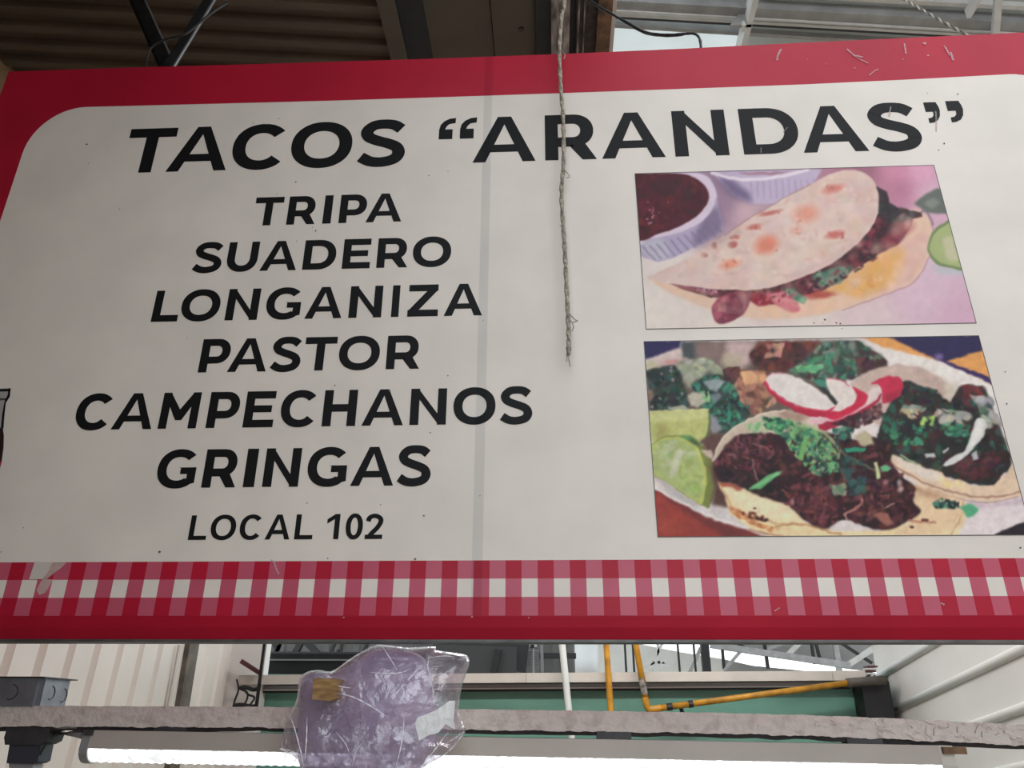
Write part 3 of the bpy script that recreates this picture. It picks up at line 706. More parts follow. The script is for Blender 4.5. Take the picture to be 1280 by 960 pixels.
MB().tube(spline([onY(59, 906, YB + 0.01), onY(72, 910, YB + 0.004), onY(90, 909.5, YB + 0.004), onY(105, 911, YB + 0.01)]), 0.0012, 6).build('wire', M_cap, cb, smooth=True)
tag(cb, 'short black lamp lead between plug and strip lamp', 'cable')

# ------------------------------------------------------------------ the menu sign
ZS = 1.6
XE0 = -1.202; XI0 = -1.1057
zbot, zg3, zg2, zg1, zg0 = [ZS + q for q in (0.1156, 0.1524, 0.1806, 0.209, 0.2378)]
xi_r = float(onY(1262, 93, 0)[0]); xcorn = float(onY(107.5, 134, 0)[0]); RC = xcorn - XI0
XI1 = xi_r + RC; XE1 = XI1 + (XI0 - XE0)
tope = [onY(x, y, 0) for x, y in ((10, 89.5), (160, 84.5), (330, 79.8), (520, 74), (700, 67.5), (850, 61), (1000, 53.5), (1140, 47), (1270, 40))]
inn = [onY(x, y, 0) for x, y in ((107.5, 134), (260, 130.2), (420, 126), (560, 121.5), (700, 116.8), (850, 111.5), (1000, 106), (1140, 99.5), (1262, 93))]
tz = lambda X: float(np.interp(X, [p[0] for p in tope], [p[2] for p in tope]))
iz = lambda X: float(np.interp(X, [p[0] for p in inn], [p[2] for p in inn]))
SIGN = empty('menu_sign', ((XE0 + XE1) / 2, 0.02, zbot))
TH = 0.045
tag(SIGN, 'large red and cream taco menu sign with gingham band', 'sign')
xs = [XE0] + [p[0] for p in tope[1:-1]] + [XE1]
SK = 0.014; zsk = float(onY(640, 799.6, SK)[2])
body = [(XE0, zg3 - 0.001), (XE1, zg3 - 0.001)] + [(x, tz(x)) for x in reversed(xs)]
MB().prism(body, 0.0, TH).build('red_panel', M_red, SIGN)
sk_ = [(x, y, z) for x in (XE0, XE1) for y, z in ((0.0, zg3 - 0.001), (SK * 0.35, (zg3 + zsk) / 2), (SK, zsk), (TH, zsk), (TH, zg3 - 0.001))]
MB().add(sk_, [(0, 1, 2, 3, 4), (9, 8, 7, 6, 5)] + [(a, 5 + a, 5 + (a + 1) % 5, (a + 1) % 5) for a in range(5)]).build('lower_skirt', M_red, SIGN)
MB().box((XE0 - 0.002, SK - 0.002, zsk - 0.004), (XE1 + 0.002, TH + 0.002, zsk)).build('bottom_rim', M_edge, SIGN)
# cream field with rounded upper corners
zcl, zcr = iz(xcorn), iz(xi_r)
def arc(cx, cz, r, a0, a1, n=14): return [(cx + r * math.cos(math.radians(a0 + (a1 - a0) * k / n)), cz + 1.12 * r * math.sin(math.radians(a0 + (a1 - a0) * k / n))) for k in range(n + 1)]
rz = RC * 1.12
field = [(XI0, zg0), (XI1, zg0)] + arc(XI1 - RC, zcr - rz, RC, 0, 90) + [(p[0], p[2]) for p in reversed(inn[1:-1])] + arc(xcorn, zcl - rz, RC, 90, 180)
MB().prism(field, -0.0006, 0.001).build('cream_field', M_face, SIGN)
# gingham band
ga, gb = -0.89163, 0.051088
mb = MB(); k0 = int(math.floor((XE0 - ga) / gb)); k1 = int(math.ceil((XE1 - ga) / gb))
for k in range(k0, k1 + 1):
    for half in (0, 1):
        x0 = ga + gb * (k + 0.5 * half); x1 = x0 + gb / 2
        x0, x1 = max(x0, XE0), min(x1, XE1)
        if x1 <= x0: continue
        for row, (z0, z1) in enumerate(((zg1, zg0), (zg2, zg1), (zg3, zg2))):
            dark_r = row != 1; dark_c = half == 0
            mi = 0 if (dark_r and dark_c) else (1 if (dark_r or dark_c) else 2)
            mb.add([(x0, -0.0005, z0), (x1, -0.0005, z0), (x1, -0.0005, z1), (x0, -0.0005, z1)], [(0, 1, 2, 3)], mi)
mb.build('gingham_band', [M_red, M_pink, M_face], SIGN)

# ---- lettering: each letter built from flat strokes inside its traced box
def ring(cx, cz, rx, rz, sv, sh, a0, a1, n=40):
    """elliptic stroke between outer (rx,rz) and inner (rx-sv, rz-sh), squarish like a geometric bold face"""
    out = []
    def pt(rx_, rz_, t):
        c, s = math.cos(t), math.sin(t); e = 0.93
        return (cx + rx_ * math.copysign(abs(c) ** e, c), cz + rz_ * math.copysign(abs(s) ** e, s))
    for k in range(n):
        t0 = math.radians(a0 + (a1 - a0) * k / n); t1 = math.radians(a0 + (a1 - a0) * (k + 1) / n)
        out.append([pt(rx, rz, t0), pt(rx, rz, t1), pt(rx - sv, rz - sh, t1), pt(rx - sv, rz - sh, t0)])
    return out
def rect(x0, z0, x1, z1): return [(x0, z0), (x1, z0), (x1, z1), (x0, z1)]
def stroke(pts, hv, hh_):
    P = spline([(p[0], p[1]) for p in pts], 7); out = []; E = []
    for i, p in enumerate(P):
        d = P[min(i + 1, len(P) - 1)] - P[max(i - 1, 0)]; d = d / (np.linalg.norm(d) + 1e-9); nrm = np.array([-d[1], d[0]])
        w = abs(nrm[0]) * hv + abs(nrm[1]) * hh_
        w = w / (abs(nrm[0]) + abs(nrm[1]))
        E.append((p + nrm * w, p - nrm * w))
    for i in range(len(P) - 1): out.append([tuple(E[i][0]), tuple(E[i + 1][0]), tuple(E[i + 1][1]), tuple(E[i][1])])
    return out
def glyph(ch, w, h, sv, sh):
    ov = 0.016 * h
    if ch == 'T': return [rect(0, h - sh, w, h), rect(w / 2 - sv / 2, 0, w / 2 + sv / 2, h - sh)]
    if ch == 'I': return [rect(0, 0, w, h)]
    if ch == 'L': return [rect(0, 0, sv, h), rect(sv, 0, w, sh)]
    if ch == 'E': return [rect(0, 0, sv, h), rect(sv, 0, w, sh), rect(sv, h - sh, w * 0.985, h), rect(sv, h / 2 - sh * 0.43, w * 0.9, h / 2 + sh * 0.5)]
    if ch == 'H': return [rect(0, 0, sv, h), rect(w - sv, 0, w, h), rect(sv, h / 2 - sh / 2, w - sv, h / 2 + sh / 2)]
    if ch == 'N': return [rect(0, 0, sv, h), rect(w - sv, 0, w, h), [(0, h), (sv * 0.83, h), (w, 0), (w - sv * 0.83, 0)]]
    if ch == 'M':
        zv_ = h * 0.25
        return [rect(0, 0, sv * 0.94, h), rect(w - sv * 0.94, 0, w, h), [(0, h), (sv * 0.84, h), (w / 2, zv_ + sh * 1.35), (w / 2, zv_ - 0.02 * h), (w / 2 - sv * 0.35, zv_ - 0.02 * h)], [(w, h), (w - sv * 0.84, h), (w / 2, zv_ + sh * 1.35), (w / 2, zv_ - 0.02 * h), (w / 2 + sv * 0.35, zv_ - 0.02 * h)]]
    if ch == 'Z': return [rect(0, 0, w, sh), rect(w * 0.015, h - sh, w * 0.985, h), [(0, sh * 0.8), (sv * 1.35, sh), (w * 0.985, h - sh * 0.8), (w * 0.985 - sv * 1.35, h - sh)]]
    if ch == 'A':
        t = sv * 1.04; zx0, zx1 = h * 0.215, h * 0.375
        ft = sv * 0.98; m_ = w / 2
        f = lambda z: (m_ - t / 2) * z / h              # outer left edge
        return [[(0, 0), (ft, 0), (m_, h * 0.83), (m_, h), (m_ - t / 2, h)], [(w, 0), (w - ft, 0), (m_, h * 0.83), (m_, h), (m_ + t / 2, h)],
                [(f(zx0) + ft * 0.5, zx0), (w - f(zx0) - ft * 0.5, zx0), (w - f(zx1) - ft * 0.5, zx1), (f(zx1) + ft * 0.5, zx1)]]
    if ch in 'O0': return ring(w / 2, h / 2, w / 2, h / 2 + ov, sv * (1.02 if ch == 'O' else 0.95), sh, 0, 360, 56)
    if ch == 'C':
        rx = w / 1.83
        return ring(rx, h / 2, rx, h / 2 + ov, sv * 1.02, sh, 41, 319, 44)
    if ch == 'G':
        rx = w / 1.86
        R = ring(rx, h / 2, rx, h / 2 + ov, sv * 1.02, sh, 43, 308, 42)
        return R + [rect(w - sv * 0.93, h * 0.13, w, h * 0.53), rect(w * 0.56, h * 0.53 - sh * 0.02, w, h * 0.53 - sh * 0.0), [(w - sv * 1.75, h * 0.05), (w, h * 0.13), (w - sv * 0.93, h * 0.25)], [(w - sv * 1.9, -0.002 * h), (w - 0.02 * w, h * 0.128), (w - sv * 1.1, h * 0.24)], rect(w * 0.60, h * 0.36, w - sv * 0.5, h * 0.53)]
    if ch == 'D':
        cx = w * 0.46; rx = w - cx
        return [rect(0, 0, sv, h), rect(sv, 0, cx, sh), rect(sv, h - sh, cx, h)] + ring(cx, h / 2, rx, h / 2, sv * 1.02, sh, -90, 90, 28)
    if ch in 'PR':
        zl_ = h * 0.26 if ch == 'P' else h * 0.285
        cz = (h + zl_) / 2; rz_ = (h - zl_) / 2; ww = w if ch == 'P' else w * 0.955
        cx = ww - rz_ * 1.0 if ww - rz_ > sv else ww * 0.5
        cx = max(cx, ww * 0.5); rx = ww - cx
        G = [rect(0, 0, sv, h), rect(sv, h - sh, cx, h), rect(sv, zl_, cx, zl_ + sh)] + ring(cx, cz, rx, rz_, sv * 1.0, sh, -90, 90, 26)
        if ch == 'R': G.append([(w - sv * 1.06, 0), (w, 0), (ww * 0.79, zl_ + sh * 0.55), (ww * 0.50, zl_ + sh * 0.1)])
        return G
    if ch == 'U':
        rb = h * 0.44
        return [rect(0, rb, sv, h), rect(w - sv, rb, w, h)] + ring(w / 2, rb, w / 2, rb + ov, sv, sh, 180, 360, 30)
    if ch == 'S':
        q = [(0.90, 0.795), (0.74, 0.885), (0.53, 0.912), (0.30, 0.885), (0.155, 0.765), (0.20, 0.635), (0.38, 0.555), (0.62, 0.487), (0.82, 0.40), (0.875, 0.265), (0.78, 0.145), (0.52, 0.087), (0.27, 0.108), (0.055, 0.205)]
        hv, hq = sv * 0.5, sh * 0.5
        pts = [(x * w, (z - 0.5) * (h + 2 * ov) * (1.0) + h / 2) for x, z in q]
        return stroke(pts, hv, hq)
    if ch == '1': return [rect(w - sv, 0, w, h), [(w - sv, h), (w - sv, h - sh * 1.2), (0, h * 0.62), (0, h * 0.62 + sh * 1.05), (w - sv * 0.9, h)]]
    if ch == '2':
        q = [(0.13, 0.70), (0.22, 0.85), (0.50, 0.915), (0.80, 0.83), (0.86, 0.68), (0.70, 0.46), (0.42, 0.25), (0.20, 0.07)]
        return stroke([(x * w, z * h) for x, z in q], sv * 0.48, sh * 0.5) + [rect(0, 0, w, sh), [(0, 0), (sv * 1.3, sh * 0.9), (w * 0.38, h * 0.3), (w * 0.16, h * 0.18)]]
    if ch == '<':   # opening quote
        return [rect(0, 0, w * 0.82, h * 0.46), [(0, h * 0.44), (w * 0.36, h * 0.46), (w * 0.44, h * 0.6), (w * 0.6, h * 0.72), (w * 0.98, h * 0.76), (w, h), (w * 0.62, h * 0.97), (w * 0.3, h * 0.86), (w * 0.08, h * 0.68)]]
    if ch == '>':
        return [rect(w * 0.02, h * 0.54, w * 0.86, h), [(w * 0.52, h * 0.56), (w * 0.5, h * 0.38), (w * 0.34, h * 0.26), (w * 0.08, h * 0.22), (0.08 * w, 0), (w * 0.36, h * 0.02), (w * 0.68, h * 0.12), (w * 0.9, h * 0.32), (w, h * 0.6), (w * 0.96, h * 0.8), (w * 0.86, h * 0.99), (w * 0.8, h * 0.99), (w * 0.75, h * 0.58)]]
def crop(o, s): return lambda x, y: (o[0] + x / s, o[1] + y / s)
c1, c2, c3 = crop((150, 140), 3.4595), crop((530, 110), 3.657), crop((860, 110), 3.556)
c4, c5 = crop((230, 230), 3.657), crop((180, 345), 2.909)
c6, c7, c8 = crop((80, 470), 4.267), crop((370, 470), 4.129), crop((180, 545), 3.368)
# per row: (baseline pixels), (cap-line pixels), letters with traced left / right points
ROWS = [
 ('title', [c1(100, 262), c1(330, 257), c2(370, 337), c2(950, 321), c3(650, 285)], [c1(150, 73), c1(375, 65), c2(370, 132), c2(945, 115), c3(620, 82)], [
   ('T', c1(47, 92), c1(250, 88)), ('A', c1(197, 260), c1(457, 254)), ('C', c1(488, 160), c1(723, 80)), ('O', c1(741, 155), c1(1006, 130)), ('S', c1(1028, 208), c1(1230, 165)),
   ('A', c2(222, 342), c2(510, 333)), ('R', c2(553, 230), c2(790, 325)), ('A', c2(815, 325), c2(1105, 317)), ('N', c2(1150, 315), c3(185, 300)),
   ('D', c3(250, 299), c3(487, 185)), ('A', c3(515, 290), c3(805, 280)), ('S', c3(823, 250), c3(1034, 215))]),
 ('tripa', [c4(375, 190), c4(910, 174)], [c4(395, 62), c4(930, 45)], [
   ('T', c4(331, 75), c4(460, 72)), ('R', c4(467, 187), c4(597, 183)), ('I', c4(632, 183), c4(670, 181)), ('P', c4(706, 180), c4(838, 90)), ('A', c4(830, 176), c4(993, 171))]),
 ('suadero', [c4(430, 396), c4(950, 383)], [c4(450, 262), c4(800, 252), c4(950, 249)], [
   ('S', c4(38, 388), c4(176, 330)), ('U', c4(198, 345), c4(350, 264)), ('A', c4(345, 398), c4(512, 393)), ('D', c4(540, 392), c4(698, 310)), ('E', c4(721, 388), c4(848, 386)), ('R', c4(879, 384), c4(1020, 382)), ('O', c4(1047, 315), c4(1222, 305))]),
 ('longaniza', [c5(70, 167), c5(650, 154), c5(1160, 145)], [c5(65, 55), c5(660, 40), c5(1160, 30)], [
   ('L', c5(25, 168), c5(120, 165)), ('O', c5(137, 115), c5(279, 100)), ('N', c5(293, 162), c5(410, 159)), ('G', c5(445, 110), c5(571, 105)), ('A', c5(583, 156), c5(718, 152)), ('N', c5(743, 151), c5(862, 150)), ('I', c5(898, 150), c5(925, 150)), ('Z', c5(957, 149), c5(1068, 146)), ('A', c5(1090, 146), c5(1229, 143))]),
 ('pastor', [c5(210, 351), c5(635, 345), c5(940, 338)], [c5(230, 231), c5(650, 222), c5(940, 218)], [
   ('P', c5(196, 351), c5(318, 260)), ('A', c5(302, 349), c5(443, 347)), ('S', c5(460, 330), c5(570, 290)), ('T', c5(590, 235), c5(705, 230)), ('O', c5(710, 283), c5(858, 280)), ('R', c5(879, 339), c5(1000, 338))]),
 ('campechanos', [c6(360, 285), c6(1030, 274), c7(440, 257), c7(680, 252)], [c6(400, 93), c6(1060, 83), c7(440, 70), c7(690, 66)], [
   ('C', c6(63, 215), c6(268, 120)), ('A', c6(250, 286), c6(466, 283)), ('M', c6(500, 281), c6(703, 279)), ('P', c6(755, 278), c6(942, 140)), ('E', c6(952, 276), c6(1112, 272)), ('C', c6(1157, 190), c7(112, 103)),
   ('H', c7(132, 262), c7(305, 259)), ('A', c7(338, 258), c7(552, 255)), ('N', c7(585, 254), c7(773, 252)), ('O', c7(813, 160), c7(1030, 155)), ('S', c7(1055, 222), c7(1217, 190))]),
 ('gringas', [c8(260, 218), c8(570, 214), c8(960, 210)], [c8(300, 57), c8(590, 52), c8(960, 47)], [
   ('G', c8(58, 145), c8(221, 140)), ('R', c8(241, 218), c8(384, 216)), ('I', c8(416, 216), c8(463, 215)), ('N', c8(497, 215), c8(648, 213)), ('G', c8(690, 135), c8(855, 135)), ('A', c8(868, 212), c8(1049, 208)), ('S', c8(1066, 188), c8(1205, 155))]),
 ('local', [c8(220, 438), c8(660, 435), c8(960, 434)], [c8(220, 335), c8(560, 331), c8(960, 328)], [
   ('L', c8(185, 439), c8(260, 437)), ('O', c8(283, 385), c8(389, 380)), ('C', c8(405, 385), c8(498, 355)), ('A', c8(508, 437), c8(612, 436)), ('L', c8(632, 436), c8(708, 434)), ('1', c8(772, 370), c8(821, 405)), ('0', c8(850, 385), c8(922, 380)), ('2', c8(929, 434), c8(1007, 370))]),
]
def letter(ch, xl, z0, w, h, sv, sh):
    mb = MB()
    for i, poly in enumerate(glyph(ch, w, h, sv, sh)):      # strokes overlap a hair apart in depth
        mb.prism([(xl + p[0], z0 + p[1]) for p in poly], -0.0012 - (i % 9) * 3e-5, -0.0004)
    return mb.build('letter', M_ink, SIGN)
for nm, base, cap, letters in ROWS:
    bp_ = [onY(x, y, 0) for x, y in base]; cq = [onY(x, y, 0) for x, y in cap]
    fb = np.polyfit([p[0] for p in bp_], [p[2] for p in bp_], 1); fc = np.polyfit([p[0] for p in cq], [p[2] for p in cq], 1)
    for ch, pl_, pr_ in letters:
        xl = float(onY(*pl_, 0)[0]); xr = float(onY(*pr_, 0)[0]); xm = (xl + xr) / 2
        z0 = float(np.polyval(fb, xm)); h = float(np.polyval(fc, xm)) - z0
        sv, sh = (0.228 * h, 0.205 * h)
        if nm == 'local': sv, sh = 0.205 * h, 0.165 * h
        letter(ch, xl, z0, xr - xl, h, sv, sh)
for ch, l, r, t, b in (('<', c2(69, 205), c2(147, 145), c2(110, 140), c2(100, 235)), ('<', c2(165, 202), c2(243, 145), c2(205, 137), c2(195, 232)),
                       ('>', c3(1047, 80), c3(1118, 100), c3(1080, 65), c3(1080, 157)), ('>', c3(1146, 80), c3(1222, 98), c3(1180, 59), c3(1180, 154))):
    xl = float(onY(*l, 0)[0]); xr = float(onY(*r, 0)[0]); zt_ = float(onY(*t, 0)[2]); zb_ = float(onY(*b, 0)[2])
    o = letter(ch, xl, zb_, xr - xl, zt_ - zb_, 0, 0); o.name = 'quotation_mark'

# joint strip where the two printed sheets meet, scuffs and specks
a = onY(598, 400, 0); b = onY(609.5, 400, 0)
MB().box((a[0], -0.0021, zg3), (b[0], -0.0016, iz(a[0]) + 0.11)).build('joint_strip', M_tape, SIGN)
M_w1 = mat_half('worn_pale', WHITE, 0.62); M_w2 = mat_half('worn_faint', WHITE, 0.3)
for pts, mt in (([(44, 703.3), (66, 703), (61, 714), (54, 724), (37, 724.5)], M_w1), ([(66, 703), (84, 702.8), (76, 711), (66, 718), (59, 724), (54, 724), (61, 714)], M_w2), ([(54, 724), (66, 724), (62, 733), (57, 741), (50, 744), (46, 738)], M_w2), ([(52, 703.2), (62, 703), (52, 724), (44, 724.3)], M_w2)):
    q = [onY(x, y, 0) for x, y in pts]
    MB().prism([(p[0], p[2]) for p in q], -0.0011 - 0.0001 * len(pts), -0.0007).build('worn_patch', mt, SIGN)
sp_ = MB()
def speck(x, y, r, mb=sp_, asp=1.0):
    p = onY(x, y, 0); n = 7
    ph = random.random() * 6
    mb.prism([(p[0] + r * math.cos(ph + 6.283 * k / n) * random.uniform(0.6, 1.2), p[2] + asp * r * math.sin(ph + 6.283 * k / n) * random.uniform(0.6, 1.2)) for k in range(n)], -0.0017, -0.0012)
for x, y in ((150, 262), (109, 181), (111, 205), (346, 243), (317, 154), (349, 149), (370, 228), (536, 220), (371, 302), (391, 285), (395, 289), (604, 401), (234, 423), (538, 541), (384, 629), (476, 631), (419, 482), (487, 489), (1017, 404), (1045, 404), (1050, 405), (1052, 411), (1031, 400), (1028, 404), (519, 699), (410, 698), (530, 645), (1159, 117), (1197, 118), (1173, 188), (1180, 180), (1256, 465), (1258, 505), (1275, 685), (600, 620), (30, 660), (2, 690), (560, 215), (200, 690), (560, 470)):
    speck(x, y, random.uniform(0.0008, 0.0021))
sp_.build('dirt_specks', M_dirt, SIGN)['kind'] = 'stuff'
fl = MB()
def scratch(pts, w):
    P = [onY(x, y, 0) for x, y in pts]
    for i in range(len(P) - 1):
        d = (P[i + 1] - P[i]); L_ = np.linalg.norm(d); q = np.array([-d[2], 0, d[0]]) / L_ * w / 2
        fl.prism([((P[i] + q)[0], (P[i] + q)[2]), ((P[i + 1] + q)[0], (P[i + 1] + q)[2]), ((P[i + 1] - q)[0], (P[i + 1] - q)[2]), ((P[i] - q)[0], (P[i] - q)[2])], -0.0019, -0.0012)
scratch([(339, 700), (343, 703), (345, 710), (349, 718)], 0.0026)
scratch([(976, 62), (972, 70), (971, 76)], 0.004); scratch([(1058, 62), (1068, 70), (1078, 72)], 0.003); scratch([(1066, 70), (1085, 80)], 0.002)
scratch([(1130, 55), (1132, 68)], 0.003); scratch([(1180, 58), (1187, 70)], 0.003); scratch([(1188, 66), (1191, 76)], 0.004); scratch([(1086, 95), (1092, 90), (1097, 87)], 0.002)
scratch([(1175, 754), (1180, 756)], 0.002); scratch([(1154, 54), (1157, 56)], 0.006); scratch([(1169, 140), (1170, 152), (1170, 165)], 0.003); scratch([(1113, 134), (1111, 146)], 0.003)
scratch([(951, 185), (951, 192)], 0.0015); scratch([(984, 160), (979, 166)], 0.0015); scratch([(968, 764), (974, 760)], 0.0015)
for x, y, r in ((430, 772, 0.002), (590, 771, 0.002), (661, 772, 0.0015), (1160, 70, 0.003), (1128, 75, 0.002), (1068, 86, 0.0025), (1009, 75, 0.0018), (1033, 81, 0.0018)):
    speck(x, y, r, fl, 0.7)
fl.build('scuff_marks', M_fleck, SIGN)['kind'] = 'stuff'

# printed glass of cola cut by the edge of the picture
def flat(name, pts, mt, parent, y=-0.0012, t=0.0004):
    P = [onY(x, y_, 0) for x, y_ in pts]
    return MB().prism([(p[0], p[2]) for p in P], y, y + t).build(name, mt, parent)
gl = flat('printed_glass', [(-62, 487.5), (14, 485.5), (12.5, 492), (12, 497), (8, 503), (5, 520), (4, 536), (5.5, 545), (5, 560), (3, 577), (-2, 596), (-16, 650), (-60, 651), (-66, 596), (-72, 545), (-70, 520)], mat('printed_glass_grey', (0.36, 0.35, 0.34), 0.4), SIGN)
flat('cola', [(-70, 536), (4, 535.5), (5.5, 544), (5, 560), (2.5, 578), (-14, 640), (-58, 641), (-68, 580)], mat('printed_cola', (0.02, 0.008, 0.008), 0.4), gl, -0.0018)
flat('rim_line', [(-62, 489), (12, 486.5), (14, 485), (13.5, 489.5), (11, 489.5), (-62, 491)], M_ink, gl, -0.0018)
flat('rim_line', [(-62, 500.5), (10, 498), (11, 500.3), (-62, 502.5)], M_line, gl, -0.0018)
flat('side_line', [(11.5, 486), (14, 486), (13, 496), (8, 504), (6.2, 520), (5, 536), (2, 536), (3.5, 518), (6.5, 502), (10.5, 494)], M_ink, gl, -0.0018)
flat('red_label', [(-66, 577), (2.5, 577), (-6, 610), (-62, 612)], M_red, gl, -0.0022)

# ------------------------------------------------------------------ the two printed food pictures (flat print, colours per vertex)
class Canvas:
    def __init__(s, x0, y0, x1, y1, ss=2.0):
        s.x0, s.y0, s.ss = x0, y0, ss
        s.W, s.H = int((x1 - x0) * ss), int((y1 - y0) * ss)
        s.img = np.zeros((s.H, s.W, 3)); s.rg = np.random.default_rng(5)
        s.X, s.Y = np.meshgrid(x0 + (np.arange(s.W) + 0.5) / ss, y0 + (np.arange(s.H) + 0.5) / ss)
    def grad(s, anchors):
        num = 0; den = 0
        for (x, y), c_ in anchors:
            w = 1.0 / ((s.X - x) ** 2 + (s.Y - y) ** 2 + 60) ** 1.3
            num = num + w[..., None] * np.array(c_, float); den = den + w
        s.img[:] = num / den[..., None]
    def mask(s, pts):
        P = np.array(pts, float); m_ = np.zeros((s.H, s.W), bool); j = len(P) - 1
        for i in range(len(P)):
            xi, yi = P[i]; xj, yj = P[j]
            cnd = ((yi > s.Y) != (yj > s.Y))
            if yj != yi: m_ ^= cnd & (s.X < (xj - xi) * (s.Y - yi) / (yj - yi) + xi)
            j = i
        return m_
    def soft(s, m_, r):
        m_ = m_.astype(float); k = max(1, int(r * s.ss))
        for _ in range(2):
            for ax in (0, 1):
                pad = [(k, k) if a == ax else (0, 0) for a in (0, 1)]
                q = np.cumsum(np.pad(m_, pad, mode='edge'), axis=ax)
                q = np.concatenate([np.zeros_like(np.take(q, [0], ax)), q], ax)
                n = 2 * k + 1; L_ = m_.shape[ax]
                hi = np.take(q, range(n, n + L_), ax); lo = np.take(q, range(0, L_), ax)
                m_ = (hi - lo) / n
        return m_
    def poly(s, pts, c_, r=0.6, a=1.0, smooth=False):
        if smooth:
            q = list(pts) + [pts[0], pts[1], pts[2]]; q = spline([np.array(p, float) for p in q], 5)[5:-10]; pts = q
        m_ = s.soft(s.mask(pts), r) * a
        s.img = s.img * (1 - m_[..., None]) + m_[..., None] * np.array(c_, float)
    def ell(s, cx, cy_, rx, ry, ang, c_, soft=0.25, a=1.0, clip=None):
        R_ = max(rx, ry) * 1.4
        x0 = max(0, int((cx - R_ - s.x0) * s.ss)); x1 = min(s.W, int((cx + R_ - s.x0) * s.ss) + 1)
        y0 = max(0, int((cy_ - R_ - s.y0) * s.ss)); y1 = min(s.H, int((cy_ + R_ - s.y0) * s.ss) + 1)
        if x1 <= x0 or y1 <= y0: return
        dx = s.X[y0:y1, x0:x1] - cx; dy = s.Y[y0:y1, x0:x1] - cy_
        ca, sa = math.cos(ang), math.sin(ang)
        d = np.sqrt(((dx * ca + dy * sa) / rx) ** 2 + ((-dx * sa + dy * ca) / ry) ** 2)
        m_ = np.clip((1 + soft - d) / (2 * soft), 0, 1) * a
        if clip is not None: m_ = m_ * clip[y0:y1, x0:x1]
        s.img[y0:y1, x0:x1] = s.img[y0:y1, x0:x1] * (1 - m_[..., None]) + m_[..., None] * np.array(c_, float)
    def blobs(s, pts, n, r0, r1, cols, el=1.8, a=0.9, soft=0.35, clip=True):
        P = np.array(pts, float); m_ = s.mask(pts); cl = s.soft(m_, 0.8) if clip else None
        lo, hi = P.min(0), P.max(0); k = 0; tries = 0
        while k < n and tries < n * 20:
            tries += 1
            x, y = s.rg.uniform(lo, hi)
            ix, iy = int((x - s.x0) * s.ss), int((y - s.y0) * s.ss)
            if not (0 <= ix < s.W and 0 <= iy < s.H) or not m_[iy, ix]: continue
            r = s.rg.uniform(r0, r1); c_ = np.array(cols[s.rg.integers(len(cols))], float) + s.rg.normal(0, 5, 3)
            e = s.rg.uniform(1, el)
            s.ell(x, y, r * e, r / e ** 0.5, s.rg.uniform(0, 3.14), c_, soft, a, cl); k += 1
    def line(s, pts, w, c_, a=1.0, n=10):
        P = np.array(spline([np.array(q, float) for q in pts], n)); hi, lo = P.max(0) + 2 * w, P.min(0) - 2 * w
        x0, y0 = [max(0, int((lo[k] - o) * s.ss)) for k, o in ((0, s.x0), (1, s.y0))]; x1, y1 = [max(0, int((hi[k] - o) * s.ss) + 1) for k, o in ((0, s.x0), (1, s.y0))]
        X = s.X[y0:y1, x0:x1]; Y = s.Y[y0:y1, x0:x1]
        if X.size == 0: return
        best = np.full(X.shape, 1e9)
        for i in range(len(P) - 1):
            d_ = P[i + 1] - P[i]; t = np.clip(((X - P[i, 0]) * d_[0] + (Y - P[i, 1]) * d_[1]) / (d_ @ d_ + 1e-9), 0, 1)
            best = np.minimum(best, np.hypot(X - P[i, 0] - t * d_[0], Y - P[i, 1] - t * d_[1]))
        m_ = (np.clip((1.4 - best / w) / 0.8, 0, 1) * a)[..., None]
        s.img[y0:y1, x0:x1] = s.img[y0:y1, x0:x1] * (1 - m_) + m_ * np.array(c_, float)
    def field(s, r):
        f_ = s.soft(s.rg.standard_normal((s.H, s.W)), r); return f_ / f_.std()
    def warp(s, amp, r):
        X = s.X + amp * s.field(r); Y = s.Y + amp * s.field(r); s.img = s.at(X, Y)
    def mottle(s, amp, r):
        s.img = s.img * (1 + amp * s.field(r))[..., None]
    def finish(s, noise=3.0, r=0.4):
        for ch in range(3): s.img[..., ch] = s.soft(s.img[..., ch], r)
        s.img += s.rg.normal(0, noise, s.img.shape[:2])[..., None]; s.img = np.clip(s.img, 4, 250)
    def at(s, x, y):
        fx = np.clip((x - s.x0) * s.ss - 0.5, 0, s.W - 1.001); fy = np.clip((y - s.y0) * s.ss - 0.5, 0, s.H - 1.001)
        ix = fx.astype(int); iy = fy.astype(int); tx_ = (fx - ix)[..., None]; ty_ = (fy - iy)[..., None]; I = s.img
        return (I[iy, ix] * (1 - tx_) + I[iy, ix + 1] * tx_) * (1 - ty_) + (I[iy + 1, ix] * (1 - tx_) + I[iy + 1, ix + 1] * tx_) * ty_

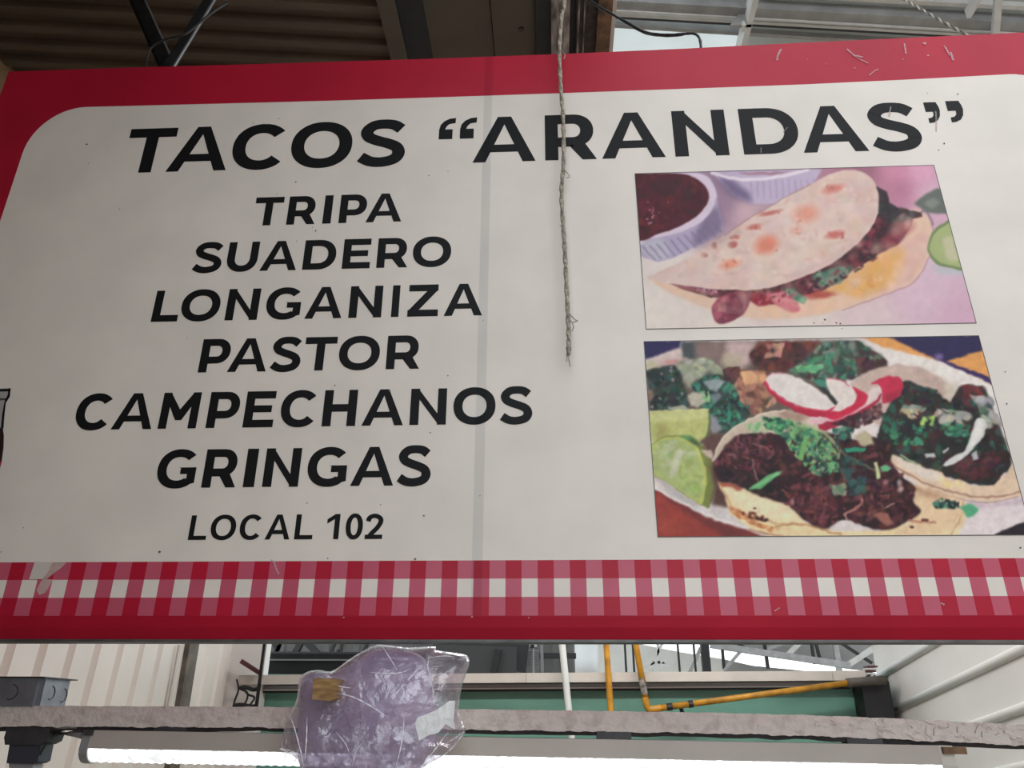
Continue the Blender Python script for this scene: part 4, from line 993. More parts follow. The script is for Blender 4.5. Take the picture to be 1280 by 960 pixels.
def C_(o, s): return lambda *q: [(o[0] + x / s, o[1] + y / s) for x, y in q]
def paint1():
    K = Canvas(785, 200, 1228, 418)
    q = C_((780, 200), 2.7826); A = C_((790, 200), 4.362); B = C_((980, 200), 4.364)
    K.grad([((812, 395), (218, 212, 204)), ((840, 340), (216, 208, 202)), ((900, 400), (216, 208, 200)), ((930, 262), (196, 166, 176)), ((905, 255), (150, 120, 145)), ((1080, 214), (150, 98, 118)), ((1120, 212), (198, 130, 158)), ((1150, 212), (212, 156, 186)), ((1125, 235), (176, 116, 140)), ((1165, 245), (200, 165, 185)), ((1205, 395), (200, 162, 186)), ((1150, 365), (206, 178, 194)), ((1090, 402), (210, 190, 192)), ((1170, 325), (202, 178, 196)), ((1010, 405), (214, 204, 198)), ((920, 235), (120, 100, 130))])
    # second ramekin
    K.poly(q((300, 40), (690, 30), (665, 75), (620, 112), (535, 152), (440, 152), (380, 120), (340, 80)), (182, 168, 196), 1.0)
    K.poly(q((325, 50), (380, 70), (430, 110), (450, 152), (380, 125), (340, 85)), (104, 90, 128), 3.0, 0.9)
    for x in range(440, 680, 22): K.line(q((x, 70 + (560 - x) * 0.02), (x + 4, 132 - max(0, x - 560) * 0.45)), 1.1, (140, 126, 160), 0.35)
    K.line(q((305, 45), (390, 66), (470, 66), (560, 54), (640, 34)), 2.0, (222, 212, 224), 0.9)
    K.poly(q((395, 44), (560, 40), (600, 36), (520, 52), (430, 52)), (160, 120, 140), 0.8)
    # first ramekin with salsa
    K.poly(A((10, 60), (250, 66), (400, 82), (455, 160), (470, 250), (492, 330), (480, 395), (330, 480), (180, 548), (100, 542), (30, 465)), (166, 156, 186), 0.8, smooth=True)
    K.poly(A((400, 300), (470, 250), (495, 340), (478, 400), (340, 478), (330, 430)), (112, 98, 128), 3, 0.8)
    K.poly(A((30, 440), (160, 425), (220, 500), (180, 548), (100, 542), (40, 475)), (182, 182, 196), 2.5, 0.8)
    for i in range(11):
        t = i / 10; x = 60 + 380 * t; y = 470 - 130 * t ** 1.6
        K.line(A((x, y), (x + 62 - 15 * t, y + 72 - 20 * t)), 1.2, (110, 104, 138), 0.5)
    K.poly(A((10, 66), (255, 68), (395, 82), (455, 165), (440, 262), (370, 342), (240, 402), (100, 428), (20, 436)), (206, 192, 212), 0.7, smooth=True)
    sal = A((10, 74), (235, 72), (340, 96), (405, 150), (418, 215), (372, 288), (270, 358), (150, 400), (20, 420))
    K.poly(sal, (74, 22, 34), 0.7, smooth=True)
    K.blobs(sal, 130, 1.5, 5, [(96, 28, 38), (60, 18, 28), (112, 36, 46), (50, 24, 32), (84, 26, 40)], 2.0, 0.5)
    K.blobs(A((60, 200), (200, 200), (200, 380), (60, 380)), 12, 0.8, 1.5, [(190, 130, 150)], 1.6, 0.8)
    K.blobs(A((90, 100), (330, 110), (330, 200), (90, 190)), 20, 3, 7, [(64, 34, 36), (56, 30, 34)], 1.6, 0.5)
    # lower tortilla
    low = q((84, 408), (160, 430), (330, 450), (600, 425), (860, 240), (1000, 172), (1058, 200), (1076, 255), (1062, 330), (1010, 420), (900, 470), (760, 520), (600, 549), (450, 551), (300, 520), (160, 462))
    K.poly(low, (216, 186, 164), 1.6, smooth=True)
    K.poly(q((940, 320), (1040, 240), (1060, 260), (1050, 340), (1000, 415), (900, 462), (860, 470), (930, 420)), (208, 168, 158), 3)
    K.poly(q((640, 480), (760, 470), (830, 476), (930, 430), (965, 380), (975, 310), (930, 300), (850, 350), (760, 410)), (216, 162, 88), 4, 0.95, smooth=True)
    K.blobs(q((740, 430), (900, 380), (930, 420), (830, 470)), 16, 1.5, 4, [(228, 176, 96), (204, 146, 70), (232, 190, 120)], 1.6, 0.6)
    K.poly(q((450, 500), (700, 500), (800, 480), (700, 530), (520, 545)), (222, 184, 150), 3, 0.8)
    K.line(q((1060, 200), (1078, 255), (1064, 330), (1012, 420), (905, 470), (760, 522)), 0.9, (176, 128, 140), 0.7)
    # filling
    fil = q((150, 424), (330, 446), (500, 440), (660, 388), (810, 288), (880, 180), (876, 92), (915, 112), (922, 150), (965, 172), (1035, 184), (1038, 196), (1002, 204), (1000, 228), (962, 288), (900, 320), (850, 350), (790, 388), (740, 430), (690, 455), (610, 478), (520, 500), (440, 490), (360, 480), (300, 478), (200, 448))
    K.poly(fil, (66, 26, 36), 0.9)
    K.blobs(fil, 120, 2, 6, [(92, 34, 46), (54, 24, 32), (110, 46, 58), (44, 30, 36), (78, 30, 40)], 2.2, 0.7)
    K.poly(q((878, 92), (915, 112), (922, 150), (965, 172), (1036, 186), (1000, 205), (900, 220), (880, 185)), (44, 38, 44), 1.2)
    K.blobs(q((800, 300), (880, 200), (990, 215), (900, 318)), 26, 2, 6, [(58, 26, 36), (46, 30, 36), (124, 50, 66)], 2, 0.8)
    K.ell(*q((935, 275))[0], 16, 8, -0.5, (126, 46, 62), 0.5, 0.85); K.ell(*q((985, 235))[0], 9, 7, -0.6, (170, 92, 96), 0.6, 0.8)
    K.poly(q((655, 400), (720, 378), (778, 372), (772, 410), (735, 432), (690, 440)), (62, 116, 96), 1.2, 0.95, smooth=True)
    K.blobs(q((660, 385), (775, 372), (760, 430), (690, 440)), 14, 1.5, 4, [(80, 146, 116), (44, 84, 72), (100, 120, 108)], 1.8, 0.8)
    K.poly(q((610, 470), (680, 452), (760, 466), (700, 482), (640, 484)), (156, 48, 46), 1.6, 0.8)
    K.poly(q((500, 468), (545, 455), (600, 490), (612, 522), (580, 530), (530, 505)), (196, 92, 112), 1.0, smooth=True); K.blobs(q((500, 465), (545, 455), (610, 500), (590, 530)), 12, 1.5, 3.5, [(176, 70, 92), (212, 116, 130)], 1.5, 0.7)
    K.poly(q((440, 465), (500, 455), (520, 500), (470, 508), (440, 490)), (136, 30, 46), 1.2); 
    K.poly(q((555, 445), (590, 450), (635, 482), (628, 502), (600, 490), (570, 470)), (58, 112, 90), 0.9); K.ell(*q((622, 488))[0], 4, 3.4, 0, (84, 164, 122), 0.4)
    K.ell(*q((660, 440))[0], 7, 5, 0.3, (166, 92, 108), 0.4, 0.9)
    K.poly(q((306, 512), (325, 482), (372, 462), (430, 458), (440, 480), (415, 535), (345, 570), (316, 556)), (128, 56, 76), 0.8, smooth=True)
    K.poly(q((306, 512), (328, 480), (372, 470), (350, 510), (335, 560), (316, 556)), (168, 84, 104), 1.0); K.poly(q((372, 470), (430, 460), (438, 480), (412, 535), (365, 560), (360, 510)), (108, 46, 64), 1.4)
    K.poly(q((150, 424), (230, 436), (330, 448), (318, 476), (270, 462), (200, 446)), (124, 56, 78), 1.0)
    K.blobs(q((270, 445), (330, 448), (320, 474), (280, 462)), 8, 1, 2.5, [(70, 26, 40), (190, 150, 170)], 1.8, 0.8)
    K.blobs(q((306, 512), (328, 480), (372, 462), (436, 460), (415, 535), (345, 570), (316, 556)), 34, 1.0, 3.4, [(150, 72, 92), (104, 44, 62), (176, 96, 112), (88, 36, 54), (136, 60, 80)], 2.0, 0.55)
    K.blobs(q((150, 424), (330, 448), (318, 476), (200, 446)), 18, 1, 2.6, [(150, 84, 104), (96, 40, 62), (178, 120, 140)], 2.2, 0.6)
    K.blobs(q((878, 92), (915, 112), (922, 150), (1036, 186), (1000, 205), (900, 240), (880, 185)), 40, 1.5, 4.5, [(36, 34, 40), (58, 50, 54), (50, 62, 58), (70, 44, 50)], 1.8, 0.6)
    K.blobs(low, 120, 3, 8, [(222, 192, 168), (208, 176, 156), (226, 200, 178), (214, 178, 160)], 1.8, 0.25, 0.7)
    K.blobs(q((600, 430), (780, 370), (880, 320), (900, 330), (760, 420), (640, 470)), 34, 1.2, 3.4, [(110, 40, 52), (60, 30, 38), (60, 100, 84), (140, 66, 78), (48, 40, 44)], 1.9, 0.75)
    K.blobs(q((440, 450), (640, 440), (620, 500), (470, 505)), 30, 1.2, 3.2, [(150, 50, 66), (110, 34, 48), (190, 100, 116), (84, 30, 44), (70, 110, 90)], 1.8, 0.65)
    # limes at the right
    K.poly(q((1008, 150), (1050, 118), (1092, 98), (1120, 110), (1140, 190), (1090, 186), (1050, 182)), (96, 104, 98), 1.0); K.poly(q((1040, 150), (1080, 130), (1100, 150), (1070, 170)), (130, 138, 130), 1.6, 0.8)
    K.line(q((1035, 180), (1050, 176), (1068, 205), (1075, 225)), 1.3, (120, 110, 118), 0.8)
    K.poly(q((1060, 365), (1120, 378), (1200, 380), (1190, 400), (1100, 396)), (168, 186, 190), 2.5, 0.8)
    K.poly(q((1056, 292), (1072, 252), (1110, 222), (1150, 215), (1200, 372), (1130, 374), (1084, 360), (1062, 330)), (108, 132, 84), 0.8, smooth=True)
    K.poly(q((1062, 294), (1078, 260), (1112, 232), (1150, 228), (1190, 362), (1130, 364), (1090, 350), (1068, 326)), (158, 172, 116), 0.9, smooth=True)
    K.poly(q((1105, 275), (1140, 262), (1165, 350), (1125, 350)), (192, 188, 162), 2.2, 0.8)
    # folded tortilla on top
    top = q((78, 406), (140, 380), (250, 325), (350, 262), (450, 195), (560, 130), (650, 85), (720, 48), (790, 34), (842, 48), (872, 82), (886, 125), (882, 180), (858, 236), (810, 290), (740, 345), (660, 390), (580, 421), (500, 443), (420, 451), (330, 448), (230, 438), (150, 426))
    K.poly(top, (210, 186, 178), 0.7, smooth=True)
    K.blobs(top, 260, 3, 9, [(218, 196, 188), (202, 172, 164), (222, 206, 196), (196, 168, 162), (214, 184, 172), (206, 190, 184)], 1.8, 0.35, 0.7)
    K.blobs(q((700, 60), (860, 70), (870, 150), (700, 150)), 40, 3, 8, [(206, 166, 160), (200, 176, 172)], 1.8, 0.4, 0.7)
    for x, y, rx, ry, c_ in ((495, 295, 14, 11, (208, 116, 92)), (370, 362, 12.5, 5.5, (216, 136, 108)), (632, 188, 15, 11, (214, 144, 124)), (733, 260, 11, 4.5, (188, 92, 88)), (728, 100, 13, 5, (198, 116, 108)), (452, 233, 9, 3.2, (178, 98, 90)), (386, 267, 6, 2.4, (186, 110, 102)), (378, 293, 5.5, 4, (160, 86, 84)), (312, 297, 4, 4, (186, 128, 120)), (508, 184, 14, 2.6, (176, 100, 96)), (280, 330, 4, 3, (190, 140, 132)), (600, 245, 8, 5, (214, 164, 150))):
        p = q((x, y))[0]; K.ell(p[0], p[1], rx * 1.25, ry * 1.3, -0.25, (226, 204, 190), 0.6, 0.6); K.ell(p[0], p[1], rx, ry, -0.25, c_, 0.5, 0.85)
        K.blobs([(p[0] - rx, p[1] - ry), (p[0] + rx, p[1] - ry), (p[0] + rx, p[1] + ry), (p[0] - rx, p[1] + ry)], 5, 1, 3, [tuple(v * 0.86 for v in c_), tuple(min(235, v * 1.1) for v in c_)], 1.6, 0.6)
    K.line(q((150, 426), (230, 438), (330, 448), (420, 451), (500, 443), (580, 421), (660, 390), (740, 345), (810, 290), (858, 236), (882, 180)), 0.8, (226, 206, 192), 0.7)
    K.line(q((350, 262), (450, 195), (560, 130), (650, 85)), 1.0, (150, 112, 112), 0.5)
    K.poly(q((250, 330), (420, 250), (400, 240), (330, 268)), (150, 126, 130), 2, 0.35)
    K.blobs(top, 90, 1.2, 3.5, [(196, 150, 140), (226, 212, 204), (188, 160, 152), (214, 170, 152)], 2.0, 0.35, 0.5)
    K.poly(q((560, 400), (700, 350), (810, 280), (870, 180), (880, 185), (812, 290), (742, 345), (580, 421)), (178, 150, 146), 3, 0.35)
    K.warp(0.3, 3.0); K.mottle(0.008, 3)
    K.finish(2.0, 0.5); return K

def paint2():
    K = Canvas(798, 412, 1300, 676)
    L = C_((790, 410), 3.554); R = C_((1020, 410), 3.554); d = C_((940, 415), 7.382); c = C_((800, 415), 7.3875)
    e = C_((1090, 415), 6.737); f = C_((810, 530), 6.619); g = C_((950, 530), 6.624); h = C_((1100, 530), 6.622)
    K.img[:] = (208, 200, 198)
    K.poly(L((40, 50), (216, 55), (212, 92), (60, 142)), (44, 38, 84), 1.2)
    K.poly(R((170, 30), (760, 30), (800, 260), (560, 150), (300, 88)), (212, 148, 82), 1.2)
    K.poly(R((300, 30), (730, 30), (742, 98), (575, 150), (530, 137)), (42, 36, 76), 1.0)
    K.poly(R((560, 138), (765, 218), (790, 255), (540, 142)), (54, 38, 90), 0.8)
    K.ell(*e((565, 210))[0], 5, 4, 0, (126, 104, 160), 0.6, 0.8)
    K.poly(R((320, 88), (560, 152), (770, 250), (800, 330), (560, 230), (380, 160), (200, 110)), (212, 206, 200), 1.5)
    K.poly(L((95, 712), (200, 775), (330, 840), (460, 885), (620, 935), (95, 945)), (148, 58, 50), 0.8)
    K.poly(L((105, 722), (200, 775), (330, 840), (460, 885), (600, 928), (420, 935), (300, 860), (190, 800)), (92, 44, 46), 3, 0.75)
    K.blobs(L((110, 740), (300, 850), (420, 925), (117, 925)), 40, 3, 8, [(158, 64, 54), (138, 54, 46), (166, 74, 60)], 1.5, 0.4, 0.7)
    K.line(L((90, 706), (200, 764), (330, 828), (460, 872), (620, 922)), 1.6, (220, 214, 212), 0.9)
    K.blobs(L((100, 650), (250, 740), (450, 800), (560, 890), (300, 820), (110, 710)), 30, 3, 7, [(196, 190, 192), (212, 206, 204), (186, 182, 186)], 2, 0.5, 0.7)
    # ---- back tacos
    back = L((62, 180), (130, 160), (215, 135), (225, 62), (930, 56), (960, 330), (600, 420), (360, 520), (300, 480), (75, 372))
    K.poly(back, (96, 84, 76), 2)
    K.poly(L((60, 150), (150, 110), (215, 90), (260, 150), (150, 170), (62, 190)), (196, 178, 174), 2.0)
    K.ell(*L((180, 150))[0], 12, 2.5, -0.15, (190, 120, 116), 0.6, 0.7); K.ell(*L((85, 165))[0], 9, 5, 0, (178, 176, 140), 0.6, 0.8)
    K.poly(L((215, 60), (300, 60), (300, 138), (225, 132)), (66, 74, 78), 2)
    K.poly(L((270, 60), (430, 60), (420, 150), (290, 150)), (126, 106, 102), 3)
    K.poly(L((420, 60), (560, 60), (530, 150), (480, 190), (420, 150)), (186, 162, 160), 3)
    K.poly(L((410, 110), (500, 130), (470, 180), (390, 170)), (172, 160, 140), 3)
    onion = L((200, 150), (330, 130), (430, 200), (400, 260), (260, 270), (205, 220))
    K.poly(onion, (150, 152, 132), 2)
    K.blobs(onion, 60, 2, 5, [(176, 178, 158), (140, 146, 124), (160, 168, 150), (120, 130, 110)], 1.8, 0.7)
    gA = L((65, 190), (190, 165), (215, 200), (230, 260), (260, 330), (230, 360), (76, 368))
    K.poly(gA, (40, 52, 50), 1.5)
    K.blobs(gA, 120, 1.5, 4.5, [(34, 50, 48), (48, 78, 68), (28, 34, 36), (58, 92, 80), (62, 50, 52), (40, 66, 60)], 1.8, 0.8)
    K.blobs(gA, 12, 1, 2.4, [(150, 130, 136), (120, 140, 132)], 1.5, 0.8)
    K.ell(*L((84, 300))[0], 3.5, 8, 0, (150, 106, 98), 0.5, 0.8)
    gB = L((260, 250), (340, 200), (430, 210), (460, 260), (520, 320), (520, 400), (460, 460), (390, 470), (345, 400), (300, 330))
    K.poly(gB, (52, 66, 62), 2)
    K.blobs(gB, 150, 1.2, 4, [(44, 112, 90), (60, 148, 118), (34, 58, 54), (30, 40, 40), (52, 92, 80), (62, 120, 104)], 2.2, 0.85)
    K.poly(L((318, 235), (380, 225), (415, 240), (375, 285), (345, 275)), (146, 156, 160), 1, 0.9); K.poly(L((345, 300), (390, 285), (395, 310), (360, 335)), (120, 134, 142), 1, 0.8)
    K.poly(L((245, 300), (275, 285), (320, 290), (335, 325), (290, 355), (262, 345)), (176, 172, 156), 1.0); K.blobs(L((300, 280), (345, 280), (345, 330), (310, 330)), 12, 1.2, 3, [(110, 168, 110), (150, 196, 130)], 1.6, 0.9)
    K.poly(L((160, 355), (230, 342), (255, 360), (200, 372)), (158, 164, 146), 0.8)
    K.poly(L((345, 390), (375, 395), (400, 450), (365, 475), (345, 440)), (140, 140, 152), 1.5, 0.9)
    mB = L((430, 180), (600, 190), (640, 330), (560, 390), (500, 350), (460, 270))
    K.blobs(mB, 130, 2, 6, [(176, 128, 98), (140, 92, 76), (110, 66, 58), (196, 152, 120), (92, 58, 52), (160, 112, 96)], 2.4, 0.8)
    K.blobs(L((480, 190), (590, 190), (600, 240), (500, 250)), 16, 4, 8, [(204, 150, 112), (214, 166, 124)], 1.8, 0.7)
    K.blobs(L((400, 170), (480, 170), (470, 260), (410, 230)), 24, 2, 5, [(70, 44, 46), (96, 56, 54), (60, 40, 42)], 1.8, 0.8)
    rB = L((520, 120), (560, 62), (830, 58), (800, 120), (700, 190), (560, 195))
    K.poly(rB, (84, 48, 46), 3); K.blobs(rB, 70, 3, 8, [(62, 36, 38), (110, 52, 46), (140, 68, 56), (88, 46, 44), (48, 32, 36)], 1.6, 0.7)
    K.blobs(L((600, 70), (680, 65), (660, 130), (590, 130)), 14, 3, 6, [(176, 128, 108), (190, 140, 116)], 1.5, 0.7)
    gC = L((690, 190), (760, 140), (850, 60), (1010, 58), (1120, 130), (1140, 190), (960, 230), (800, 235))
    K.poly(gC, (76, 80, 74), 2); K.blobs(gC, 170, 1.8, 5.5, [(40, 86, 74), (64, 130, 100), (36, 48, 48), (130, 138, 122), (72, 48, 46), (48, 100, 84), (98, 110, 98), (54, 60, 60)], 2.0, 0.8)
    K.blobs(L((720, 165), (850, 160), (860, 200), (740, 200)), 18, 2, 5, [(96, 170, 116), (116, 182, 130), (80, 140, 100)], 2, 0.85)
    K.blobs(L((990, 130), (1130, 140), (1140, 190), (1010, 220)), 40, 2, 5, [(72, 42, 44), (96, 58, 56), (56, 38, 40)], 1.7, 0.85)
    # ---- right taco
    K.poly(R((150, 245), (200, 205), (280, 175), (370, 160), (470, 178), (560, 225), (660, 300), (700, 480), (400, 480), (250, 420)), (186, 164, 154), 1.2)
    K.poly(R((420, 170), (560, 225), (640, 290), (560, 300), (480, 240)), (172, 148, 138), 3, 0.7); K.poly(R((560, 235), (640, 260), (650, 320), (580, 330)), (196, 188, 172), 3, 0.8)
    rt = R((270, 470), (330, 330), (390, 235), (470, 262), (545, 290), (600, 330), (640, 260), (740, 262), (775, 330), (870, 600), (820, 650), (810, 700), (720, 700), (640, 680), (580, 660), (480, 632), (390, 590), (325, 560))
    K.poly(rt, (40, 40, 40), 1.2, smooth=True)
    K.blobs(rt, 260, 1.6, 5.5, [(36, 40, 40), (34, 62, 54), (44, 92, 76), (66, 36, 40), (84, 48, 48), (28, 28, 30), (56, 70, 64), (40, 34, 36)], 1.9, 0.8)
    K.blobs(R((380, 235), (540, 275), (560, 350), (480, 380), (380, 330)), 50, 1.6, 4.5, [(40, 40, 40), (36, 64, 58), (70, 38, 42), (52, 32, 36)], 1.8, 0.85)
    K.blobs(R((360, 330), (640, 370), (800, 390), (830, 450), (560, 430), (380, 390)), 44, 2, 6, [(170, 166, 156), (146, 150, 140), (186, 182, 176), (120, 140, 116)], 1.9, 0.8)
    K.blobs(R((455, 385), (530, 390), (520, 440), (460, 430)), 10, 1.5, 4, [(164, 196, 110), (140, 176, 96)], 1.6, 0.9)
    K.blobs(R((360, 350), (470, 360), (440, 410), (370, 390)), 10, 2, 4.5, [(170, 160, 120), (186, 176, 140)], 1.6, 0.8)
    K.blobs(R((300, 400), (500, 440), (480, 520), (330, 520)), 40, 1.5, 4, [(46, 118, 90), (36, 80, 66), (64, 150, 112), (28, 44, 42)], 1.8, 0.85)
    K.blobs(R((560, 420), (690, 430), (680, 490), (570, 480)), 26, 1.5, 4, [(50, 116, 92), (40, 86, 72), (84, 150, 120)], 1.7, 0.85)
    K.blobs(R((560, 560), (860, 540), (850, 620), (800, 690), (620, 670)), 80, 2, 6, [(72, 34, 40), (54, 30, 36), (90, 46, 50), (44, 34, 36)], 1.8, 0.8)
    K.blobs(R((640, 250), (740, 260), (750, 310), (660, 320)), 30, 2, 5, [(96, 42, 42), (74, 36, 38), (120, 58, 54)], 1.7, 0.9)
    K.blobs(R((680, 300), (790, 300), (830, 440), (740, 380)), 26, 2.5, 6, [(150, 146, 146), (120, 128, 124), (170, 164, 164), (60, 84, 76)], 1.9, 0.8)
    K.poly(R((565, 608), (600, 575), (660, 540), (690, 470), (715, 402), (752, 410), (756, 440), (738, 490), (690, 548), (640, 585), (590, 612)), (196, 198, 196), 0.8, smooth=True)
    K.poly(R((700, 470), (730, 410), (745, 430), (735, 480), (680, 545)), (216, 218, 210), 1.2, 0.8)
    K.poly(R((690, 560), (715, 548), (720, 580), (695, 590)), (160, 164, 168), 0.8); K.poly(R((480, 560), (525, 553), (530, 572), (490, 578)), (176, 180, 184), 0.7); K.poly(R((560, 545), (585, 532), (588, 542), (568, 556)), (176, 176, 180), 0.6)
    K.poly(R((325, 558), (400, 588), (470, 618), (560, 640), (590, 680), (640, 672), (700, 705), (790, 700), (850, 640), (880, 600), (935, 740), (880, 755), (760, 772), (640, 757), (500, 712), (400, 655), (325, 602)), (208, 184, 158), 0.9)
    K.poly(R((330, 560), (420, 600), (540, 640), (580, 690), (480, 668), (380, 612)), (210, 200, 190), 2, 0.9)
    K.line(R((328, 600), (400, 642), (500, 695), (640, 738), (760, 752), (880, 735), (930, 715)), 1.1, (150, 108, 92), 0.8); K.line(R((500, 715), (640, 760), (760, 775), (900, 752)), 1.0, (160, 126, 116), 0.8)
    K.blobs(R((540, 655), (680, 690), (660, 730), (550, 700)), 12, 2, 5, [(222, 190, 140), (226, 200, 158)], 1.8, 0.7)
    K.line(R((375, 565), (420, 590), (465, 612)), 0.9, (150, 176, 130), 0.9)
    # ---- plate at the right and dark corner
    K.poly(R((640, 790), (760, 790), (940, 745), (960, 830), (780, 925), (590, 930)), (210, 200, 202), 1.2)
    K.poly(R((640, 762), (760, 780), (930, 750), (930, 775), (760, 800), (650, 790)), (186, 166, 178), 2, 0.8)
    K.poly(R((775, 926), (860, 885), (990, 835), (990, 940), (775, 940)), (40, 36, 42), 0.8)
    # ---- limes
    K.poly(L((70, 374), (200, 368), (338, 361), (346, 420), (330, 480), (296, 518), (230, 482), (85, 508)), (178, 184, 112), 0.8)
    K.poly(L((78, 380), (330, 366), (334, 400), (80, 420)), (196, 200, 138), 2, 0.8); K.poly(L((110, 430), (150, 420), (160, 490), (100, 495)), (150, 144, 84), 3, 0.7)
    K.line(L((340, 364), (347, 420), (332, 480), (298, 518)), 1.4, (92, 108, 66), 0.8); K.line(L((60, 372), (200, 367), (338, 361)), 0.9, (206, 206, 150), 0.8)
    K.poly(L((84, 515), (130, 488), (215, 478), (290, 505), (350, 565), (376, 645), (372, 700), (345, 792), (310, 788), (225, 735), (150, 682), (92, 645)), (116, 126, 64), 0.9, smooth=True)
    K.poly(L((84, 520), (130, 492), (215, 486), (275, 515), (318, 590), (332, 660), (322, 730), (305, 782), (225, 730), (150, 680), (92, 640)), (176, 186, 96), 0.8, smooth=True)
    K.poly(L((90, 525), (135, 500), (210, 496), (262, 520), (305, 600), (318, 665), (310, 730), (296, 770), (225, 725), (150, 675), (95, 632)), (160, 176, 112), 1.0)
    K.blobs(L((95, 530), (150, 500), (200, 500), (160, 660), (100, 620)), 30, 2, 5, [(166, 176, 130), (176, 184, 142), (146, 158, 110)], 2, 0.6)
    K.blobs(L((200, 600), (270, 560), (312, 660), (296, 765), (220, 715)), 34, 2, 5, [(150, 174, 96), (164, 186, 110), (140, 164, 88)], 2, 0.6)
    K.poly(L((200, 540), (232, 545), (195, 640), (170, 672), (165, 640)), (190, 192, 168), 1.5, 0.9); K.poly(L((232, 545), (300, 555), (300, 572), (235, 575)), (180, 188, 152), 1.5, 0.7)
    K.poly(L((215, 480), (255, 478), (292, 500), (298, 530), (262, 510)), (70, 100, 60), 1.2, 0.9); K.ell(*L((240, 487))[0], 6, 2.4, 0.1, (96, 160, 100), 0.5, 0.8)
    K.poly(L((95, 640), (160, 690), (230, 740), (300, 790), (260, 790), (150, 712), (96, 668)), (150, 150, 146), 2, 0.5)
    # ---- front taco
    K.poly(L((300, 500), (360, 470), (420, 480), (380, 560), (360, 600)), (92, 66, 60), 2); K.poly(L((300, 545), (352, 540), (360, 585), (335, 570)), (196, 176, 162), 1.2)
    K.poly(L((340, 600), (380, 640), (420, 720), (430, 800), (350, 785), (365, 700)), (84, 56, 52), 2.5)
    K.poly(L((356, 592), (382, 520), (440, 455), (520, 404), (600, 372), (680, 364), (760, 384), (840, 430), (890, 485), (925, 545), (900, 700), (500, 700)), (192, 176, 158), 0.8, smooth=True)
    K.poly(L((640, 366), (700, 366), (790, 392), (740, 420), (660, 400)), (150, 116, 104), 2, 0.7)
    K.line(L((358, 590), (384, 522), (440, 457), (520, 406), (600, 374), (680, 366)), 1.0, (212, 200, 184), 0.8)
    K.poly(L((380, 682), (440, 690), (560, 735), (720, 790), (760, 860), (930, 905), (1100, 900), (1230, 870), (1260, 690), (1380, 740), (1480, 770), (1490, 830), (1440, 935), (640, 935), (520, 890), (440, 830), (405, 740)), (222, 200, 156), 1.0)
    K.poly(L((400, 700), (450, 700), (600, 760), (720, 800), (745, 855), (640, 850), (520, 830), (450, 770)), (222, 210, 176), 3, 0.8)
    K.poly(L((380, 682), (440, 688), (500, 712), (480, 722), (400, 704)), (146, 66, 48), 1.2, 0.85)
    K.line(L((400, 712), (430, 770), (460, 808), (540, 835), (650, 868), (760, 876)), 1.4, (186, 150, 110), 0.7)
    K.blobs(L((415, 785), (470, 800), (560, 860), (660, 890), (620, 910), (480, 855)), 40, 1.6, 4.5, [(196, 128, 80), (176, 104, 64), (206, 150, 100)], 1.8, 0.7)
    K.blobs(L((470, 800), (600, 835), (610, 862), (500, 845)), 12, 1.2, 3, [(96, 44, 34), (120, 60, 42)], 2.4, 0.9)
    K.blobs(L((540, 830), (610, 850), (600, 865), (550, 850)), 6, 1.8, 3.2, [(70, 36, 32)], 2.4, 0.95); K.ell(*L((545, 802))[0], 2.4, 1.3, 0, (90, 60, 46))
    K.line(L((640, 880), (760, 872), (880, 905), (930, 915)), 1.4, (176, 134, 96), 0.8); K.line(L((520, 895), (640, 922), (700, 925)), 1.2, (170, 120, 90), 0.7)
    K.poly(R((430, 700), (560, 735), (655, 775), (662, 830), (620, 915), (350, 920), (430, 850)), (216, 188, 152), 2.5); K.line(R((655, 770), (648, 830), (600, 918)), 0.9, (176, 150, 120), 0.8); K.line(R((610, 860), (655, 800)), 0.8, (190, 166, 136), 0.7)
    K.poly(R((420, 690), (560, 738), (600, 770), (500, 760), (420, 720)), (170, 130, 106), 2.5, 0.7)
    meat = L((358, 598), (400, 545), (465, 478), (560, 466), (650, 470), (760, 450), (900, 470), (1000, 500), (1060, 480), (1148, 520), (1150, 590), (1190, 650), (1255, 705), (1250, 770), (1280, 815), (1240, 850), (1150, 895), (1070, 892), (940, 850), (860, 892), (760, 850), (700, 790), (640, 772), (560, 742), (460, 698), (385, 675))
    K.poly(meat, (48, 26, 32), 1.0, smooth=True)
    K.blobs(meat, 420, 1.4, 5, [(72, 34, 40), (96, 48, 54), (40, 26, 30), (118, 66, 70), (60, 32, 36), (84, 44, 46), (30, 24, 28)], 2.6, 0.75)
    K.blobs(L((400, 545), (465, 480), (600, 470), (640, 560), (520, 640), (400, 610)), 110, 1.0, 3.4, [(110, 56, 66), (136, 78, 86), (78, 38, 46), (94, 48, 54), (58, 30, 36)], 3.0, 0.75)
    K.blobs(L((380, 620), (520, 650), (660, 700), (700, 770), (560, 735), (400, 670)), 50, 2, 5, [(36, 24, 28), (48, 28, 32), (28, 24, 28)], 1.8, 0.8)
    K.blobs(L((660, 720), (760, 680), (880, 720), (930, 830), (840, 870), (720, 800)), 120, 1.2, 4, [(98, 46, 54), (122, 62, 66), (74, 34, 40), (60, 30, 36)], 2.8, 0.75)
    K.blobs(L((930, 760), (1080, 720), (1190, 690), (1220, 740), (1100, 820), (960, 850)), 60, 1.4, 4, [(120, 68, 66), (92, 48, 50), (140, 88, 82), (60, 32, 36)], 2.6, 0.75)
    K.blobs(R((240, 660), (400, 640), (430, 720), (380, 830), (260, 760)), 70, 1.4, 4, [(74, 36, 42), (52, 30, 36), (96, 50, 54), (36, 26, 30)], 2.0, 0.8)
